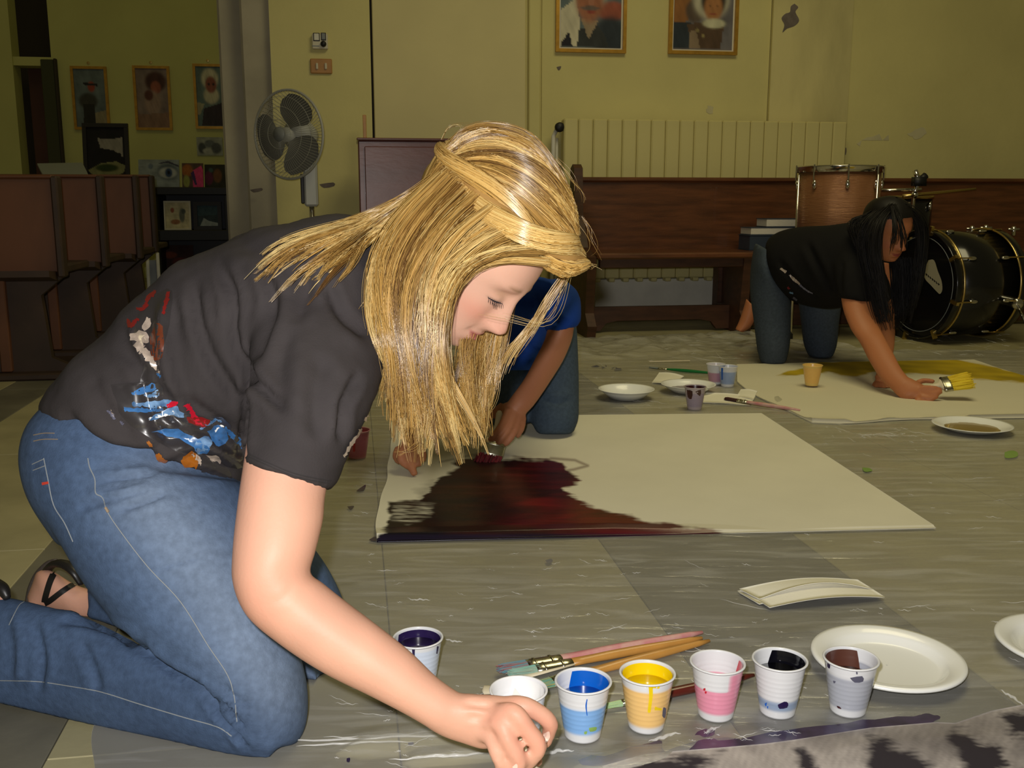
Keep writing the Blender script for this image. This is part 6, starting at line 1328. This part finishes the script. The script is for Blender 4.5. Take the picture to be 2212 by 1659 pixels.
# flyaways
fly = [[(1256, 470, 1.33), (1275, 500, 1.33), (1285, 540, 1.33), (1278, 570, 1.33)], [(1250, 560, 1.33), (1275, 580, 1.33), (1290, 590, 1.33), (1300, 585, 1.33)], [(1200, 345, 1.36), (1228, 380, 1.36), (1245, 430, 1.36), (1255, 470, 1.36)], [(960, 300, 1.36), (975, 275, 1.36), (1010, 270, 1.36), (1060, 282, 1.36)],
       [(1240, 560, 1.33), (1190, 690, 1.25), (1100, 684, 1.235), (1040, 676, 1.24)], [(800, 640, 1.25), (782, 680, 1.25), (776, 720, 1.25), (796, 752, 1.25)], [(760, 600, 1.26), (700, 615, 1.26), (668, 650, 1.255), (664, 680, 1.255)], [(900, 960, 1.25), (870, 980, 1.25), (845, 975, 1.25), (830, 960, 1.25)], [(960, 320, 1.35), (1000, 290, 1.34), (1060, 300, 1.33), (1110, 330, 1.3)]]
for g in fly: fam.append(hair_family([g], 3, 2, (.00022, .00034), .004, .012, 2.0, .35, .004))
P = np.concatenate([q[0] for q in fam]); r = np.concatenate([q[1] for q in fam]); tn = np.concatenate([q[2] for q in fam])
strands(P, r, blond(tn), 'hair_strands', 'v_hair', hair, lock=.002)
# ------------------------------------------------------------------ kneeling person in the blue shirt
kid = empty('person', fl(1190, 945), 'kneeling person in blue t-shirt half hidden behind the blond hair, painting the big canvas', 'person')
KSK = (.42, .17, .085)
mb = MB()
mb.rings(secs_rings([(1080, 720, 1235, 700, 2.95, .13), (1060, 690, 1232, 680, 2.90, .14), (1030, 640, 1222, 640, 2.78, .14), (1000, 600, 1215, 620, 2.66, .13), (990, 575, 1180, 600, 2.58, .11)]))
mb.rings(secs_rings([(1060, 800, 1180, 800, 2.86, .11), (1050, 740, 1190, 730, 2.84, .13), (1030, 660, 1200, 660, 2.78, .14)]))
mb.rings(secs_rings([(1150, 610, 1215, 600, 2.66, .06), (1165, 645, 1250, 632, 2.63, .062), (1172, 690, 1256, 680, 2.61, .058), (1178, 718, 1252, 706, 2.60, .052)]))
mb.rings(secs_rings([(960, 620, 1030, 600, 2.66, .06), (930, 670, 1010, 670, 2.63, .06), (915, 720, 995, 720, 2.61, .055)]))
V, Fc = remesh(mb, .010, 6); V = crease(V, Fc, [([(1190, 640), (1200, 690), (1230, 700)], 6, -.008), ([(1120, 700), (1150, 740), (1190, 770)], 6, -.009), ([(1110, 760), (1150, 780)], 6, -.007)])
link_mesh('t_shirt', V, Fc, 'v_shirt', kid, True, np.tile([.008, .045, .26], (len(V), 1)))
mb = MB()
mb.rings(secs_rings([(1150, 700, 1246, 700, 2.98, .09), (1146, 790, 1250, 790, 2.95, .085), (1145, 860, 1251, 860, 2.93, .08), (1146, 905, 1250, 905, 2.90, .075), (1160, 938, 1238, 938, 2.88, .05)]))
mb.rings(secs_rings([(1020, 700, 1130, 700, 2.98, .09), (1040, 790, 1138, 790, 2.96, .085), (1050, 860, 1142, 860, 2.95, .08), (1060, 905, 1138, 905, 2.92, .07), (1075, 930, 1128, 930, 2.90, .05)]))
mb.rings(secs_rings([(1030, 690, 1246, 690, 3.02, .10), (1040, 730, 1246, 735, 3.02, .11)]))
for xo in (1198, 1095): mb.rings(secs_rings([(xo-45, 915, xo+45, 915, 2.93, .05), (xo-40, 870, xo+40, 870, 3.12, .05), (xo-36, 830, xo+36, 830, 3.30, .045)]))
V, Fc = remesh(mb, .010, 6); V = crease(V, Fc, [([(1160, 850), (1200, 870), (1240, 860)], 6, -.006)]); V[:, 2] = np.maximum(V[:, 2], .0055)
link_mesh('jeans', V, Fc, 'v_denim', kid, True, np.tile([.046, .070, .105], (len(V), 1)))
mb = MB()
mb.rings(secs_rings([(1165, 640, 1230, 636, 2.63, .045), (1182, 712, 1240, 708, 2.60, .042), (1152, 782, 1222, 768, 2.62, .040), (1130, 822, 1190, 822, 2.64, .036), (1108, 852, 1156, 872, 2.66, .030), (1094, 872, 1134, 896, 2.66, .024)]))
mb.rings(secs_rings([(1092, 868, 1136, 892, 2.66, .022), (1078, 884, 1122, 914, 2.66, .022), (1066, 902, 1104, 926, 2.66, .020)], k=3))
def f2(L_, k=4):
    P, r = pts(L_, k); mb.tube(P, r, 10)
f2([(1098, 885, 2.64, 9), (1085, 915, 2.615, 7.5), (1069, 938, 2.61, 7.2), (1057, 953, 2.615, 6)]); f2([(1112, 892, 2.645, 9), (1101, 922, 2.62, 7.5), (1085, 946, 2.61, 7.2), (1072, 961, 2.615, 6)]); f2([(1122, 898, 2.65, 8.5), (1114, 928, 2.63, 7.2), (1101, 950, 2.62, 6.8), (1089, 962, 2.62, 5.8)]); f2([(1130, 900, 2.66, 8), (1127, 926, 2.645, 6.8), (1116, 944, 2.64, 6)]); f2([(1086, 876, 2.67, 9), (1062, 896, 2.66, 7.5), (1049, 916, 2.65, 6.5), (1048, 926, 2.645, 6)])
mb.rings(secs_rings([(940, 660, 1000, 660, 2.63, .042), (920, 720, 975, 720, 2.60, .04), (900, 800, 955, 805, 2.56, .037), (885, 880, 930, 885, 2.52, .03), (876, 940, 912, 945, 2.50, .024)]))
mb.rings(secs_rings([(872, 938, 914, 944, 2.50, .022), (862, 965, 916, 968, 2.49, .022), (856, 988, 912, 985, 2.48, .018)], k=3))
f2([(868, 975, 2.48, 10), (866, 992, 2.47, 9.5), (878, 1004, 2.465, 8.5), (888, 1010, 2.465, 7.5)]); f2([(884, 978, 2.475, 10), (884, 1000, 2.465, 9.5), (892, 1016, 2.455, 8.5), (896, 1026, 2.45, 7.5)]); f2([(898, 975, 2.48, 10), (904, 992, 2.47, 9), (902, 1006, 2.465, 8)]); f2([(908, 968, 2.485, 9), (914, 982, 2.48, 8.5), (912, 996, 2.475, 7.5)]); f2([(862, 968, 2.50, 10), (856, 986, 2.49, 9), (864, 998, 2.48, 8)])
mb.rings(secs_rings([(1030, 580, 1120, 600, 2.62, .06), (1020, 560, 1100, 580, 2.52, .055)]))
mb.rings(secs_rings([(1000, 600, 1180, 620, 2.70, .09), (1060, 690, 1200, 690, 2.88, .10), (1060, 720, 1220, 720, 2.97, .09)]))
for xo in (1198, 1095): mb.rings(secs_rings([(xo-35, 700, xo+35, 700, 2.98, .06), (xo-30, 900, xo+30, 900, 2.92, .05), (xo-30, 890, xo+30, 880, 3.0, .04), (xo-24, 830, xo+24, 830, 3.30, .035), (xo-22, 828, xo+22, 815, 3.45, .03)]))
V, Fc = remesh(mb, .0045, 2); V[:, 2] = np.maximum(V[:, 2], .0055)
KM, KC = place_head((1062, 575), 2.42, SCR(-.1, -.75, .6), SCR(0, .6, .75), .92); KW = HV@KM.T+KC; o_ = len(V)
kcol = np.vstack([np.tile(KSK, (len(V), 1)), face_cols(HV, KSK, (.35, .10, .08), (.06, .03, .02), (.45, .16, .09), (.36, .15, .09))])
link_mesh('body', np.vstack([V, KW]), Fc+[[i+o_ for i in f_] for f_ in HF], 'v_skin', kid, True, kcol)
hv = HV.copy(); k = (hv[:, 2] > .02+.5*np.clip(hv[:, 1], 0, 1)) | (hv[:, 1] < -.02); HVs = hv*np.array([1.10, 1.10, 1.08]); keep = [f_ for f_ in HF if all(k[i] for i in f_)]
use = sorted({i for f_ in keep for i in f_}); mp_ = {o: i for i, o in enumerate(use)}
link_mesh('hair', (HVs[use])@KM.T+KC, [[mp_[i] for i in f_] for f_ in keep], 'v_darkhair', kid, True, np.tile([.05, .028, .015], (len(use), 1)))
brush(at(1080, 888, 2.64), at(1052, 1016, 2.60), 'wide flat brush loaded with red paint, held over the big canvas', .54, .22, .033, 'pale_handle', ((.22, .012, .03), (.10, .01, .02)), .30, name='flat_brush', up=-Fv, beaver=True)

# ------------------------------------------------------------------ dark-haired woman on hands and knees
dw = empty('person', fl(1700, 790), 'person with long black hair in black t-shirt and jeans crawling over the far canvas', 'person')
DSK = (.46, .175, .075)
mb = MB()
mb.rings(secs_rings([(1652, 552, 1660, 590, 4.18, .12), (1657, 520, 1674, 626, 4.16, .15), (1684, 500, 1706, 648, 4.12, .16), (1730, 490, 1745, 661, 4.06, .16), (1791, 487, 1795, 668, 3.98, .165), (1850, 480, 1848, 656, 3.92, .165), (1890, 486, 1885, 630, 3.88, .12)]))
mb.rings(secs_rings([(1812, 520, 1890, 540, 3.84, .075), (1806, 580, 1892, 600, 3.79, .078), (1812, 645, 1886, 655, 3.76, .062)]))
mb.rings(secs_rings([(1850, 520, 1920, 540, 4.02, .07), (1865, 600, 1925, 610, 4.02, .065), (1875, 650, 1925, 655, 4.0, .055)]))
V, Fc = remesh(mb, .011, 6); V = crease(V, Fc, [([(1680, 560), (1720, 610), (1770, 650)], 6, -.012), ([(1740, 520), (1770, 580), (1800, 640)], 7, -.012), ([(1820, 560), (1815, 600), (1816, 640)], 6, -.010)])
dsh = link_mesh('t_shirt', V, Fc, 'v_shirt', dw, True, np.tile([.006, .0055, .0055], (len(V), 1))); db = bvh_of((V, Fc))
stains([('cream', stroke([(1686, 580), (1698, 588)], [2, 3])), ('cream', stroke([(1706, 594), (1716, 604), (1728, 614)], [2, 3.5, 2])), ('greyish', stroke([(1728, 616), (1744, 628), (1756, 634)], [2, 2, 1])), ('lightblue', stroke([(1706, 632), (1714, 633)], [2, 2])), ('darkred', stroke([(1702, 620), (1706, 624)], [2.5, 2])), ('greyish', stroke([(1714, 642), (1722, 648)], [2, 2]))], db, dsh, .4)
mb = MB()
mb.rings(secs_rings([(1632, 525, 1668, 545, 4.18, .12), (1624, 570, 1676, 600, 4.18, .14), (1622, 630, 1704, 640, 4.17, .11), (1630, 700, 1707, 700, 4.17, .085), (1636, 750, 1704, 750, 4.17, .08), (1644, 786, 1696, 786, 4.17, .055)]))
mb.rings(secs_rings([(1690, 560, 1760, 560, 4.28, .10), (1722, 640, 1812, 640, 4.34, .09), (1732, 700, 1810, 700, 4.35, .085), (1738, 745, 1806, 745, 4.35, .08), (1752, 774, 1796, 774, 4.34, .055)]))
mb.rings(secs_rings([(1640, 775, 1696, 775, 4.19, .05), (1640, 745, 1686, 745, 4.38, .05), (1628, 712, 1664, 712, 4.60, .05)])); mb.rings(secs_rings([(1744, 766, 1796, 766, 4.37, .05), (1744, 742, 1786, 742, 4.55, .05), (1730, 712, 1764, 712, 4.80, .05)]))
V, Fc = remesh(mb, .011, 6); V[:, 2] = np.maximum(V[:, 2], .0065)
link_mesh('jeans', V, Fc, 'v_denim', dw, True, np.tile([.050, .066, .088], (len(V), 1)))
mb = MB()
mb.rings(secs_rings([(1825, 560, 1885, 570, 3.80, .05), (1818, 645, 1882, 652, 3.76, .048), (1836, 705, 1896, 700, 3.70, .044), (1860, 742, 1908, 726, 3.64, .040), (1880, 782, 1928, 762, 3.57, .038), (1906, 822, 1946, 796, 3.50, .032), (1932, 846, 1964, 818, 3.45, .025)]))
mb.rings(secs_rings([(1930, 846, 1966, 816, 3.45, .023), (1948, 862, 1988, 828, 3.43, .023), (1968, 866, 2004, 836, 3.42, .020)], k=3))
f2([(1990, 838, 3.41, 6.5), (2016, 838, 3.39, 5.6), (2034, 843, 3.385, 5)]); f2([(1994, 847, 3.405, 6.5), (2018, 850, 3.385, 5.6), (2034, 846, 3.38, 5)]); f2([(1988, 857, 3.40, 6.5), (2010, 861, 3.385, 5.6), (2026, 856, 3.38, 5)]); f2([(1978, 865, 3.40, 6.5), (1998, 871, 3.39, 5.6), (2014, 866, 3.385, 5)]); f2([(1966, 838, 3.44, 7.5), (1992, 823, 3.45, 6), (2018, 824, 3.44, 5)])
mb.rings(secs_rings([(1885, 560, 1925, 570, 4.0, .045), (1885, 650, 1930, 655, 4.0, .042), (1900, 725, 1932, 735, 3.88, .036), (1896, 790, 1922, 795, 3.74, .03), (1892, 815, 1918, 818, 3.70, .024)]))
mb.rings(secs_rings([(1890, 812, 1920, 815, 3.70, .02), (1892, 832, 1926, 835, 3.66, .02)], k=3))
for q_ in ([(1896, 828, 3.66, 7), (1894, 838, 3.64, 6.5), (1900, 846, 3.63, 5.5)], [(1906, 830, 3.65, 7), (1908, 840, 3.63, 6.5), (1914, 848, 3.62, 5.5)], [(1916, 830, 3.65, 7), (1920, 842, 3.63, 6.5), (1926, 848, 3.62, 5.5)], [(1924, 828, 3.66, 7), (1932, 838, 3.65, 6.5), (1940, 842, 3.64, 5.5)], [(1900, 822, 3.68, 7), (1890, 832, 3.67, 6.5), (1890, 842, 3.66, 5.5)]): f2(q_)
mb.rings(secs_rings([(1850, 500, 1880, 570, 3.88, .055), (1885, 490, 1910, 560, 3.86, .05), (1910, 480, 1930, 560, 3.84, .05)]))
mb.rings(secs_rings([(1660, 530, 1690, 610, 4.16, .10), (1760, 510, 1770, 630, 4.02, .11), (1850, 500, 1850, 600, 3.92, .10)]))
for (xo, dd_) in ((1672, 4.17), (1772, 4.35)): mb.rings(secs_rings([(xo-20, 570, xo+20, 570, dd_-.02, .06), (xo-18, 770, xo+18, 770, dd_, .045), (xo-18, 745, xo+12, 740, dd_+.2, .04), (xo-40, 712, xo-16, 705, dd_+.43, .032)]))
mb.rings(secs_rings([(1612, 645, 1634, 668, 4.62, .032), (1604, 672, 1630, 690, 4.63, .034), (1596, 695, 1620, 708, 4.64, .034), (1588, 712, 1604, 718, 4.64, .028)], k=4))
V, Fc = remesh(mb, .005, 2); V[:, 2] = np.maximum(V[:, 2], .0065)
DM, DC = place_head((1955, 505), 3.70, SCR(.40, -.52, .75), SCR(.10, .80, .60), .98); DWv = HV@DM.T+DC; o_ = len(V)
dcol = np.vstack([np.tile(DSK, (len(V), 1)), face_cols(HV, DSK, (.30, .06, .05), (.02, .012, .01), (.48, .15, .08), (.34, .12, .06))])
link_mesh('body', np.vstack([V, DWv]), Fc+[[i+o_ for i in f_] for f_ in HF], 'v_skin', dw, True, dcol)
# black hair: cap and hanging curtains
use = [i for i in range(len(HV)) if True]; k = (HV[:, 2] > .045+.35*np.clip(HV[:, 1], 0, 1)) | (HV[:, 1] < -.005); HVs = HV*np.array([1.14, 1.12, 1.10]); keep = [f_ for f_ in HF if all(k[i] for i in f_)]
us_ = sorted({i for f_ in keep for i in f_}); mp_ = {o: i for i, o in enumerate(us_)}
dhair = link_mesh('hair', HVs[us_]@DM.T+DC, [[mp_[i] for i in f_] for f_ in keep], 'v_darkhair', dw, True, np.tile([.006, .005, .0045], (len(us_), 1)))
fam = [hair_family([[(1920, 446, 3.72), (1880, 470, 3.70), (1858, 520, 3.72), (1872, 590, 3.72), (1885, 660, 3.70), (1900, 716, 3.68)], [(1925, 444, 3.70), (1895, 480, 3.66), (1888, 540, 3.65), (1895, 600, 3.65), (1905, 660, 3.65), (1918, 712, 3.65)], [(1928, 444, 3.69), (1902, 480, 3.645), (1892, 530, 3.635), (1898, 590, 3.64), (1912, 650, 3.65), (1928, 708, 3.65)]], 40, 14, (.0012, .002), .009, .010, .8, .2, .012),
       hair_family([[(1928, 442, 3.71), (1965, 455, 3.70), (1985, 490, 3.71), (1984, 550, 3.74), (1975, 620, 3.76), (1960, 690, 3.76)], [(1930, 442, 3.72), (1978, 460, 3.74), (1998, 500, 3.78), (1994, 560, 3.82), (1980, 630, 3.82), (1965, 700, 3.82)]], 24, 14, (.0012, .002), .008, .010, .8, .2, .012),
       hair_family([[(1930, 560, 3.85), (1935, 600, 3.86), (1935, 640, 3.86), (1935, 680, 3.86), (1930, 712, 3.85)], [(1960, 560, 3.86), (1962, 600, 3.87), (1960, 640, 3.87), (1955, 680, 3.87), (1950, 706, 3.86)]], 26, 14, (.0012, .002), .010, .008, .8, .2, .015),
       hair_family([[(1905, 448, 3.74), (1870, 470, 3.75), (1840, 480, 3.76), (1850, 520, 3.74), (1870, 560, 3.74)], [(1910, 446, 3.73), (1885, 465, 3.72), (1865, 490, 3.72), (1868, 530, 3.71), (1880, 570, 3.71)]], 16, 14, (.0012, .002), .009, .008, .8, .2, .012),
       hair_family([[(1930, 446, 3.66), (1940, 470, 3.62), (1948, 500, 3.60), (1952, 530, 3.61), (1950, 556, 3.62)], [(1925, 446, 3.66), (1925, 475, 3.62), (1922, 505, 3.60), (1912, 530, 3.61), (1905, 560, 3.62)]], 7, 10, (.001, .0016), .005, .006, .8, .2, .004)]
P = np.concatenate([f_[0] for f_ in fam]); r = np.concatenate([f_[1] for f_ in fam]); tn = np.concatenate([f_[2] for f_ in fam])
strands(P, r, np.array([.008, .0065, .006])*(1+.3*np.clip(tn, -1, 2))[:, None], 'hair_strands', 'v_darkhair', dhair)
brush(at(1985, 838, 3.42), at(2098, 822, 3.40), 'wide flat brush with yellow paint held by the dark-haired person', .46, .14, .034, 'pale_handle', ((.80, .62, .02), (.70, .50, .02)), .35, name='flat_brush', up=nrm(np.array([0, -.5, .85])), beaver=True)
# brush in the blonde woman's hand
brush(at(1112, 1585, 1.118), at(1172, 1745, 1.10), 'white handled flat brush held in the kneeling woman\'s right hand', .62, .16, .022, 'pale_handle', ((.5, .48, .44), (.3, .28, .3)), .35, name='flat_brush', up=nrm(np.array([.2, -.9, .4])), beaver=True)
